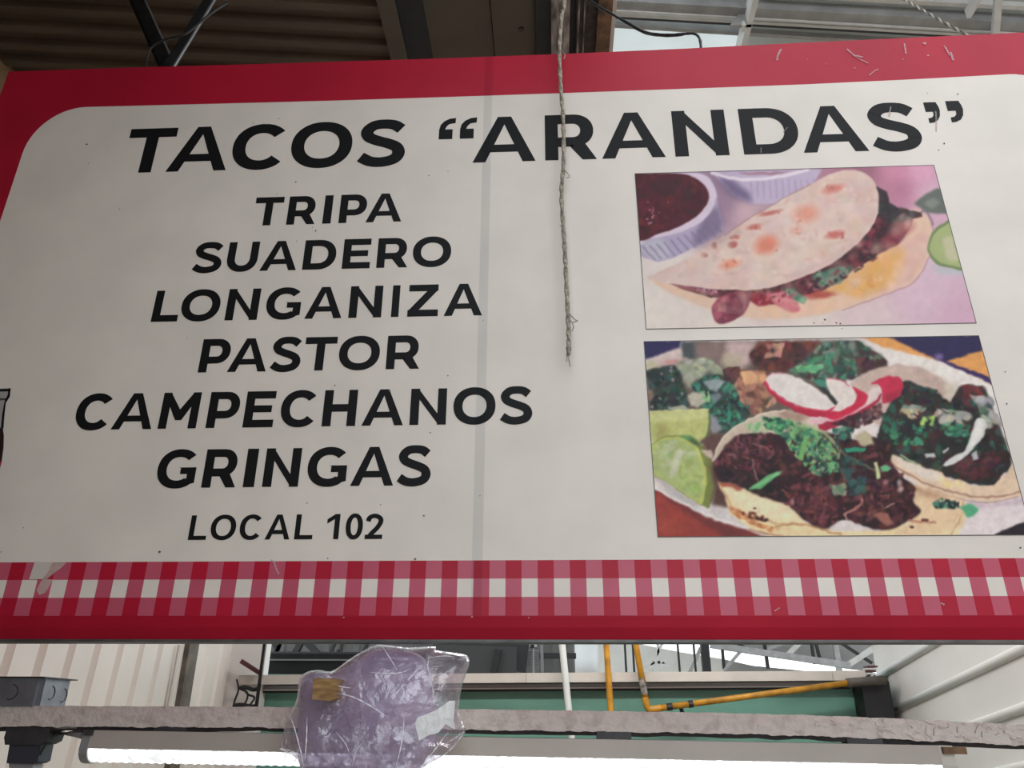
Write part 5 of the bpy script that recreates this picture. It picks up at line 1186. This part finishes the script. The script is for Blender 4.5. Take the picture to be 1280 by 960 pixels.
    K.poly(g((940, 752), (1000, 728), (1060, 740), (1105, 820), (1060, 845), (1000, 810)), (152, 96, 84), 1.0, 0.95); K.line(g((700, 745), (780, 705), (840, 660), (845, 620)), 1.5, (164, 108, 102), 0.9); K.line(g((705, 745), (712, 790)), 1.0, (176, 140, 130), 0.9); K.line(g((1040, 690), (1105, 662)), 0.8, (176, 150, 146), 0.9)
    K.line(f((860, 300), (880, 390), (905, 460)), 1.2, (128, 96, 92), 0.9); K.line(f((880, 160), (960, 190), (1010, 230)), 1.0, (136, 92, 92), 0.8)
    for p, c_ in ((h((160, 490))[0], (176, 150, 150)), (h((168, 540))[0], (186, 160, 158)), (h((50, 480))[0], (150, 110, 112)), (g((270, 645))[0], (160, 120, 120))): K.ell(p[0], p[1], 3, 4, 0.3, c_, 0.5, 0.85)
    K.line(h((240, 795), (330, 810), (450, 812)), 1.6, (170, 110, 90), 0.8); K.line(h((345, 795), (390, 792)), 1.6, (70, 36, 34), 0.9); K.ell(*h((260, 855))[0], 2.6, 1.2, 0, (70, 40, 36))
    # herbs on the front taco
    K.blobs(L((500, 430), (580, 410), (620, 450), (560, 470), (510, 460)), 22, 1.5, 4, [(150, 190, 140), (110, 160, 110), (170, 186, 150)], 1.8, 0.85)
    hb_ = L((575, 430), (640, 385), (720, 410), (800, 440), (880, 500), (920, 570), (880, 660), (800, 650), (740, 590), (660, 480))
    K.poly(L((640, 400), (760, 430), (860, 480), (900, 540), (860, 600), (800, 560), (700, 470)), (92, 116, 84), 2, 0.8)
    K.blobs(hb_, 210, 1.1, 3.6, [(94, 158, 96), (60, 128, 96), (128, 178, 112), (40, 84, 70), (34, 60, 54), (112, 168, 104), (70, 146, 106), (150, 170, 126)], 2.2, 0.85)
    K.blobs(L((580, 390), (700, 410), (690, 450), (590, 445)), 40, 1.2, 3.4, [(60, 136, 96), (84, 164, 110), (40, 96, 76), (30, 60, 52)], 1.8, 0.9)
    K.line(L((720, 425), (800, 440), (860, 470), (900, 510), (925, 545)), 2.0, (158, 178, 128), 0.7); K.line(L((925, 545), (970, 575), (1050, 620), (1110, 640)), 1.8, (88, 108, 88), 0.7)
    K.poly(L((735, 588), (750, 520), (765, 475), (780, 478), (772, 530), (758, 592)), (104, 166, 96), 0.7); K.poly(L((518, 716), (560, 680), (610, 648), (668, 632), (655, 650), (610, 685), (570, 715), (530, 720)), (96, 170, 110), 0.7); K.line(L((540, 708), (600, 675), (650, 645)), 0.8, (140, 196, 140), 0.8)
    K.poly(R((120, 540), (170, 528), (222, 532), (215, 548), (140, 552)), (44, 142, 108), 0.7); K.poly(R((258, 595), (272, 592), (284, 665), (270, 672)), (186, 196, 146), 0.6); K.poly(R((285, 620), (310, 608), (335, 620), (320, 640), (295, 640)), (96, 170, 122), 0.8)
    K.poly(R((50, 600), (75, 592), (100, 632), (85, 640)), (96, 166, 112), 0.7)
    K.blobs(R((110, 570), (190, 565), (230, 640), (220, 740), (150, 760), (110, 640)), 40, 2, 5.5, [(46, 76, 72), (36, 58, 58), (56, 92, 84), (34, 40, 44)], 1.6, 0.85)
    K.blobs(R((60, 690), (130, 690), (150, 740), (80, 750)), 14, 2, 4.5, [(120, 128, 108), (70, 116, 90), (146, 140, 120)], 1.7, 0.85)
    K.poly(R((165, 480), (215, 455), (250, 480), (258, 520), (210, 525), (180, 500)), (176, 166, 136), 1.2); K.blobs(R((70, 440), (170, 440), (160, 500), (80, 490)), 24, 1.5, 4.5, [(48, 96, 82), (36, 62, 56), (90, 130, 110), (56, 116, 96)], 1.7, 0.85)
    K.blobs(R((0, 470), (110, 500), (110, 640), (0, 640)), 40, 1.2, 3.2, [(74, 146, 100), (40, 80, 66), (110, 160, 110), (36, 48, 46), (128, 150, 120)], 1.9, 0.85)
    K.blobs(R((510, 770), (570, 752), (640, 770), (640, 800), (530, 802)), 30, 1.4, 3.4, [(30, 50, 50), (44, 88, 76), (26, 34, 38), (80, 130, 112)], 1.6, 0.95); K.poly(R((640, 795), (690, 782), (722, 805), (705, 830), (670, 842), (655, 815)), (78, 160, 118), 1.0, smooth=True)
    K.blobs(R((290, 380), (400, 360), (420, 470), (300, 480)), 40, 1.6, 4.5, [(38, 56, 52), (44, 104, 82), (32, 34, 36), (60, 40, 42)], 1.7, 0.85)
    # ---- radish slices
    K.poly(d((560, 440), (640, 430), (700, 470), (700, 560), (620, 500)), (64, 140, 116), 1.2, 0.9); K.poly(d((590, 490), (680, 520), (800, 660), (760, 690), (700, 600)), (42, 46, 48), 1.2)
    K.poly(d((100, 455), (150, 470), (260, 600), (400, 680), (560, 710), (760, 700), (740, 730), (660, 790), (520, 780), (380, 720), (240, 640), (150, 540)), (172, 34, 62), 0.9)
    K.poly(d((128, 430), (160, 395), (240, 380), (330, 385), (440, 430), (560, 500), (680, 590), (750, 665), (765, 700), (690, 718), (540, 705), (380, 660), (250, 580), (160, 510)), (212, 204, 200), 0.8, smooth=True)
    K.line(d((120, 450), (160, 512), (250, 590), (380, 668), (540, 712), (690, 722), (760, 702)), 1.0, (206, 60, 92), 0.8); K.line(d((140, 408), (200, 384), (300, 382)), 0.8, (206, 130, 150), 0.7)
    K.poly(d((650, 790), (690, 740), (800, 732), (930, 660), (975, 585), (920, 500), (1040, 556), (1078, 600), (1020, 690), (900, 750), (760, 800)), (190, 36, 66), 0.8)
    K.poly(d((675, 430), (720, 422), (800, 440), (900, 500), (960, 570), (968, 610), (930, 660), (840, 715), (760, 730), (795, 650), (720, 560), (695, 500)), (212, 202, 196), 0.8)
    K.line(d((680, 428), (730, 422), (800, 440), (900, 500)), 0.8, (204, 90, 120), 0.8)
    K.poly(d((600, 850), (760, 810), (900, 760), (1030, 690), (1150, 600), (1200, 560), (1170, 640), (1060, 740), (900, 830), (680, 910), (620, 890)), (158, 34, 60), 0.9)
    K.poly(d((505, 830), (560, 800), (700, 800), (900, 750), (1040, 676), (1085, 590), (1080, 550), (1180, 498), (1192, 545), (1150, 625), (1020, 712), (860, 785), (640, 838), (560, 850)), (212, 170, 178), 0.8)
    K.poly(d((660, 790), (800, 770), (940, 720), (1020, 680), (900, 760), (760, 806)), (200, 34, 66), 0.7)
    K.poly(d((1080, 550), (1180, 498), (1190, 545), (1140, 620), (1060, 670)), (206, 190, 188), 1.0)
    K.poly(R((245, 245), (285, 222), (330, 214), (375, 224), (388, 258), (370, 300), (330, 325), (295, 335), (292, 275), (275, 252)), (188, 40, 70), 0.8, smooth=True)
    K.poly(R((285, 300), (340, 290), (380, 265), (360, 310), (320, 330)), (140, 34, 56), 2, 0.7)
    K.blobs(R((60, 425), (200, 370), (290, 330), (300, 400), (180, 450)), 40, 2, 5, [(60, 32, 38), (84, 46, 50), (44, 34, 38)], 1.7, 0.8)
    K.warp(0.5, 2.5); K.mottle(0.018, 2.5); K.mottle(0.012, 1)
    K.finish(2.5, 0.6); return K

def mat_print(name):
    M = bpy.data.materials.new(name); M.use_nodes = True
    nt = M.node_tree; b = nt.nodes['Principled BSDF']
    at = nt.nodes.new('ShaderNodeAttribute'); at.attribute_name = 'print_colour'
    nt.links.new(at.outputs['Color'], b.inputs['Base Color']); b.inputs['Roughness'].default_value = 0.4
    b.inputs['Specular IOR Level'].default_value = 0.18
    return M
def photo_print(K, x0, x1, z0, z1, nx, nz, ref, label):
    xs_ = np.linspace(x0, x1, nx + 1); zs_ = np.linspace(z0, z1, nz + 1)
    GX, GZ = np.meshgrid(xs_, zs_)
    P = np.stack([GX, np.full_like(GX, -0.0012), GZ], -1) - EYE
    dd = P @ FWD
    px_ = 640 + F * (P @ RIGHT) / dd; py_ = 480 - F * (P @ UP) / dd
    col = K.at(px_, py_) / 255.0; col = col * 0.93 + 0.07 * col.mean(-1, keepdims=True)
    lin = lambda v: np.where(v > 0.04045, ((np.maximum(v, 0) + 0.055) / 1.055) ** 2.4, v / 12.92)
    alb = np.clip(lin(col) / lin(np.array(ref) / 255.0) * np.array(WHITE) * 1.0, 0.003, 0.85)
    org = np.array([(x0 + x1) / 2, -0.0012, z0])
    V = np.stack([GX, np.full_like(GX, -0.0012), GZ], -1).reshape(-1, 3) - org
    me = bpy.data.meshes.new('photo_print'); nv = len(V); nf = nx * nz
    me.vertices.add(nv); me.vertices.foreach_set('co', V.ravel())
    i, j = np.meshgrid(np.arange(nx), np.arange(nz)); q = (j * (nx + 1) + i).ravel()
    idx = np.stack([q, q + 1, q + nx + 2, q + nx + 1], 1)
    me.loops.add(nf * 4); me.loops.foreach_set('vertex_index', idx.ravel())
    me.polygons.add(nf); me.polygons.foreach_set('loop_start', np.arange(0, nf * 4, 4))
    me.update(calc_edges=True)
    ca = me.color_attributes.new('print_colour', 'FLOAT_COLOR', 'POINT')
    ca.data.foreach_set('color', np.concatenate([alb.reshape(-1, 3), np.ones((nv, 1))], 1).ravel())
    me.materials.append(mat_print('food_print'))
    o = bpy.data.objects.new('photo_print', me); COL.objects.link(o); o.parent = SIGN
    o.location = tuple(org - ORIG[SIGN.name]); ORIG[o.name] = org; o['label'] = label
    w = 0.0011
    for a_, b_ in (((x0 - w, z0 - w), (x1 + w, z0)), ((x0 - w, z1), (x1 + w, z1 + w)), ((x0 - w, z0), (x0, z1)), ((x1, z0), (x1 + w, z1))):
        MB().box((a_[0], -0.0015, a_[1]), (b_[0], -0.0006, b_[1])).build('border_line', M_line, o)
    return o
photo_print(paint1(), 0.1762, 0.7529, ZS + 0.6503, ZS + 0.9966, 430, 230, (212, 210, 204), 'printed picture of a folded taco with ramekins and limes')
photo_print(paint2(), 0.1706, 0.7512, ZS + 0.2743, ZS + 0.624, 470, 260, (204, 201, 195), 'printed picture of a plate of tacos with radish and lime')

# ------------------------------------------------------------------ twine, cables, bag
Yt = -0.03
tw = [(706, -14), (702, 20), (699.5, 60), (701, 110), (704, 150), (704.5, 200), (702, 240), (704.5, 290), (707, 330), (709, 380), (711, 420), (710.5, 444)]
P = [onY(x, y, Yt) for x, y in tw]
topp = np.array([P[0][0] + 0.004, Yt, ZC - 0.05]); P = [topp] + P
P = spline(P, 10)
rs = [0.0036 - 0.0008 * i / len(P) + 0.0005 * noise1(i, 0.9, 0.3) for i in range(len(P))]
twn = empty('hanging_twine', P[-1])
# two plies wound round each other
for ph in (0, math.pi):
    Q = []; 
    for i, p in enumerate(spline(P, 3)):
        t = i * 0.26 + ph; Q.append(p + np.array([math.cos(t), math.sin(t), 0]) * 0.0015)
    MB().tube(Q, [0.0031 + 0.0005 * noise1(i, 0.37, ph) for i in range(len(Q))], 7).build('ply', M_twine, twn, smooth=True)
for pts in ([(705, 212), (709, 216), (712, 221), (708, 222)], [(712, 392), (718, 399), (722, 401), (716, 403)], [(710, 444), (711.5, 452), (713, 458)], [(700, 95), (703, 100)], [(709, 444), (708, 452)], [(703, 280), (700, 283)], [(713, 400), (717, 408), (715, 414)], [(701, 62), (706, 68), (705, 74)]):
    MB().tube(spline([onY(x, y, Yt - 0.004) for x, y in pts], 6), 0.0009, 5).build('loose_fibre', M_twine, twn, smooth=True)
p = onY(711, 438, Yt); MB().tube([p + [0, 0, 0.012], p + [0, 0, 0.004], p + [0, 0, -0.006]], [0.003, 0.0052, 0.003], 8).build('end_knot', M_twine, twn, smooth=True)
tag(twn, 'frayed beige jute twine hanging in front of the sign', 'twine')

ck = [onY(x, y, Y) for x, y, Y in ((703, -24, 0.16), (740, 3, 0.15), (762, 16, 0.14), (785, 29, 0.13), (805, 40, 0.12), (822, 43.5, 0.07), (842, 44, 0.05), (860, 42, 0.04), (870, 43, 0.03), (875, 50, 0.02), (876.5, 62, 0.012))]
cbl = empty('signal_cable', ck[-1])
ckp = [np.array([ck[0][0] - 0.01, ck[0][1], ZC - 0.061])] + ck
MB().tube(spline(ckp, 8), [0.0030 + (0.0011 if 30 < i < 62 else 0) + 0.0004 * noise1(i, 1.1, 0) for i in range(len(spline(ckp, 8)))], 8).build('sheath', M_cable, cbl, smooth=True)
fz = MB()
for i in range(46):
    t = random.random(); p = onY(803 + 60 * t, 41 + 3 * math.sin(3 * t), 0.08 - 0.05 * t); v = np.array([random.uniform(-1, 1), -0.3, random.uniform(-1.2, 0.6)]) * 0.004
    fz.tube([p, p + v], 0.0005, 4)
o = fz.build('fuzz', M_cable, cbl); o['kind'] = 'stuff'
tag(cbl, 'black fuzzy cable looping over the top edge of the sign', 'cable')

ra, rb = onY(1212, 46, 0.03), onY(1128, -2, 0.5)
rb2 = ra + (rb - ra) * ((ZH + 0.05 - ra[2]) / (rb[2] - ra[2]))
tt = empty('tie_twine', ra)
for ph in (0, math.pi):
    n = 150; Q = []
    dq = (rb2 - ra) / np.linalg.norm(rb2 - ra); s1 = np.cross(dq, [0, 0, 1.0]); s1 /= np.linalg.norm(s1); s2 = np.cross(dq, s1)
    for i in range(n + 1):
        t = i / n; q_ = ra + (rb2 - ra) * t; a = t * 190 + ph
        Q.append(q_ + (s1 * math.cos(a) + s2 * math.sin(a)) * 0.0018)
    MB().tube(Q, 0.0022, 6).build('ply', M_dktwine if ph == 0 else M_twine, tt, smooth=True)
tag(tt, 'sooty twisted twine tying the sign to the roof', 'twine')

# clear lilac bag hung on a stick end
YBAG = 0.07
OUT = [(349, 936), (355, 912), (362, 892), (370, 877), (372.5, 862), (375, 846), (386.7, 839), (400, 837.5), (415, 838.8), (437.5, 823.5), (455, 813), (470, 806), (490, 807), (512.7, 809.5), (543, 808), (545, 812.5), (565, 815.5), (583.7, 819.5), (586.8, 828.6), (582, 844), (577.6, 858), (574.5, 875), (574, 890), (578, 903), (582, 914), (573, 928), (560, 941), (545, 950), (528, 962), (515, 1000), (508, 1060), (498, 1110), (460, 1128), (420, 1120), (398, 1085), (388, 1030), (379, 980), (374, 952), (362, 943)]
CEN = np.array([462.0, 905.0]); na_ = 180; nr = 44
per = spline([np.array(p, float) for p in OUT + OUT[:1]], 12)
acc = np.concatenate([[0], np.cumsum([np.linalg.norm(per[i + 1] - per[i]) for i in range(len(per) - 1)])])
pp = np.array(per); sv_ = np.linspace(0, acc[-1], na_ + 1)[:-1]
per = np.stack([np.interp(sv_, acc, pp[:, 0]), np.interp(sv_, acc, pp[:, 1])], 1)
dirs = [(random.uniform(0, 3.14), random.uniform(0.012, 0.05), random.uniform(0, 9), random.uniform(0.4, 1.0)) for _ in range(9)]
CELL = np.stack([RNG.uniform(340, 600, 46), RNG.uniform(795, 1140, 46)], 1); CT = RNG.normal(0, 1, (46, 2)); CO = RNG.normal(0, 1, 46)
CELL2 = np.stack([RNG.uniform(370, 560, 60), RNG.uniform(880, 1000, 60)], 1); CT2 = RNG.normal(0, 1, (60, 2))
def crumple(x, y, ph):
    v = 0.0
    for a, fq, p0, am in dirs:
        u = (x * math.cos(a) + y * math.sin(a)) * fq + p0 + ph
        v += am * (abs((u % 2) - 1) - 0.5)
    d2 = ((CELL - (x, y)) ** 2).sum(1); o2 = np.argsort(d2)[:2]
    # faceted planes meeting at creases
    f_ = [CT[k] @ ((x, y) - CELL[k]) * 0.03 + 0.5 * CO[k] for k in o2]
    w = max(f_)
    d3 = ((CELL2 - (x, y)) ** 2).sum(1); o3 = np.argsort(d3)[:2]
    w2 = max(CT2[k] @ ((x, y) - CELL2[k]) * 0.06 for k in o3) * (1 if 370 < x < 560 and y > 890 else 0.25)
    return 0.0035 * v + 0.0042 * w + 0.003 * w2
bag = empty('plastic_bag', onY(460, 1125, YBAG))
def sheet(sgn, name, mt, ph, kth=0.05, flat_=False):
    vs = []; fs = []
    c0 = onY(CEN[0], CEN[1], YBAG); 
    for ir in range(nr + 1):
        r = ir / nr
        for ia in range(na_):
            q = CEN + (per[ia] - CEN) * r
            p = onY(q[0], q[1], YBAG); bul = math.sqrt(max(0, 1 - r ** 2.2))
            dy = sgn * (kth * bul) + crumple(q[0], q[1], ph) * min(1, (1 - r) * 5 + 0.25)
            vs.append(onY(q[0], q[1], YBAG + min(dy, 0.062)))
    for ir in range(nr):
        for ia in range(na_):
            f_ = (ir * na_ + ia, ir * na_ + (ia + 1) % na_, (ir + 1) * na_ + (ia + 1) % na_, (ir + 1) * na_ + ia)
            fs.append(f_)
    return MB().add(vs, fs).build(name, mt, bag, smooth=not flat_)
fr_ = sheet(-1, 'front_sheet', M_film, 0.0, flat_=True)
sheet(1, 'back_sheet', M_film, 3.1, 0.045)
# wad of lilac film bunched inside
INN = [(373, 905), (375, 880), (375, 858), (380, 846), (392, 840.5), (418, 840), (442, 828), (468, 813), (495, 812), (522, 817), (537, 834), (543, 864), (544, 892), (545, 918), (538, 940), (524, 965), (512, 1010), (500, 1060), (490, 1098), (455, 1110), (420, 1104), (402, 1075), (392, 1025), (380, 975), (372, 945)]
per2 = np.array(spline([np.array(p, float) for p in INN + INN[:1]], 10)); acc = np.concatenate([[0], np.cumsum(np.linalg.norm(np.diff(per2, axis=0), axis=1))])
sv_ = np.linspace(0, acc[-1], na_ + 1)[:-1]; keep = per
per = np.stack([np.interp(sv_, acc, per2[:, 0]), np.interp(sv_, acc, per2[:, 1])], 1); CEN = np.array([448.0, 910.0])
sheet(-1, 'inner_wad', M_bag, 1.3, 0.034)
sheet(1, 'inner_wad', M_bag, 4.4, 0.02)
per = keep; CEN = np.array([462.0, 905.0])
# sharp folds of doubled film that catch the light
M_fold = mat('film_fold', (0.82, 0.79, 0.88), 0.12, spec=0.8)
def fold(pts, w, dy=-0.054):
    Q = spline([onY(x, y, YBAG + dy) for x, y in pts], 8); n = len(Q)
    MB().tube(Q, [0.0001 + w * math.sin(math.pi * i / (n - 1)) * (0.65 + 0.35 * math.sin(1.7 * i)) for i in range(n)], 6).build('film_fold', M_fold, bag, smooth=True)
for pts, w in (([(420, 866), (440, 871), (462, 882), (486, 897)], 0.0013), ([(419, 856), (430, 859), (440, 860)], 0.001), ([(462, 840), (480, 842), (500, 841), (514, 836)], 0.0015), ([(478, 808), (487, 822), (497, 838)], 0.0007), ([(536, 822), (535, 835), (540, 858), (543, 880)], 0.0007), ([(537, 822), (555, 820), (567, 821)], 0.0009), ([(505, 894), (504, 915), (500, 938), (495, 958)], 0.0012), ([(362, 893), (368, 910), (376, 940), (380, 960)], 0.0010), ([(384, 895), (383, 925), (381, 950)], 0.0012), ([(351, 935), (366, 940), (378, 945)], 0.0009), ([(560, 915), (545, 935), (528, 958)], 0.0013), ([(420, 915), (432, 930), (438, 945)], 0.0007), ([(455, 925), (445, 940), (440, 958)], 0.0007), ([(556, 930), (570, 922), (580, 914)], 0.0008)):
    fold(pts, w)
# white sheet standing in for the lamp's bright reflection in the bag
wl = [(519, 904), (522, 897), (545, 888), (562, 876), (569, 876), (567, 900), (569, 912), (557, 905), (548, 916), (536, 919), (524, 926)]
MB().prism([(float(onY(x, y, YBAG - 0.04)[0]), float(onY(x, y, YBAG - 0.04)[2])) for x, y in wl], YBAG - 0.042, YBAG - 0.04).build('reflection_patch', M_glint, bag)
tag(bag, 'crumpled clear lilac plastic bag hanging over the flaking beam', 'bag')
s0 = onY(388.5, 847.5, 0.0); s1_ = onY(417, 876, 0.0)
sk = MB().prism([(s0[0], s0[2]), (s1_[0] - 0.001, s0[2] - 0.0005), (s1_[0], s1_[2] + 0.004), (s1_[0] - 0.008, s1_[2]), (s0[0] + 0.002, s1_[2] + 0.002)], YBAG - 0.058, 0.2).build('wooden_stick', M_wood)
tag(sk, 'square wooden stick end poking into the lilac bag', 'stick')

# ------------------------------------------------------------------ added unseen walls that hold light back from the sign
struct(MB().box((-1.9, -2.7, 0.0), (-1.8, 3.0, ZC + 0.05)).build('wall_shade_left', M_shade))
struct(MB().box((-1.9, -1.75, 0.0), (-0.5, -1.65, ZC + 0.05)).build('wall_shade_front', M_shade))
struct(MB().box((2.3, -3.2, 0.0), (2.4, 0.1, 3.1)).build('wall_shade_right', M_floor))

# added unseen lamp that brightens the stall behind the sign, on an added bar
tag(MB().bar((XL - 0.01, 1.15, 2.47), (XR + 0.01, 1.15, 2.47), 0.04, 0.04).build('fill_lamp_bar', M_purlin_l), 'added pale cross bar carrying the unseen fill lamp behind the sign', 'bar')
sl = empty('fill_lamp', (0.25, 1.15, 2.36))
MB().box((-0.35, 1.12, 2.40), (0.85, 1.18, 2.451)).build('housing', M_lamp, sl)
mb = MB(); n = 8; vs = []
for x in (-0.34, 0.84):
    for a in range(n + 1):
        t = math.pi * a / n; vs.append((x, 1.15 - 0.028 * math.cos(t), 2.401 - 0.035 * math.sin(t)))
mb.add(vs, [(a, a + 1, n + 2 + a, n + 1 + a) for a in range(n)] + [tuple(range(n, -1, -1)), tuple(range(n + 1, 2 * n + 2))])
mb.build('diffuser', mat('fill_tube', (0.9, 0.9, 0.9), 0.3, emit=(1.0, 0.97, 0.93), estr=FILL), sl)
tag(sl, 'added unseen tube lamp brightening the stall behind the sign', 'lamp')
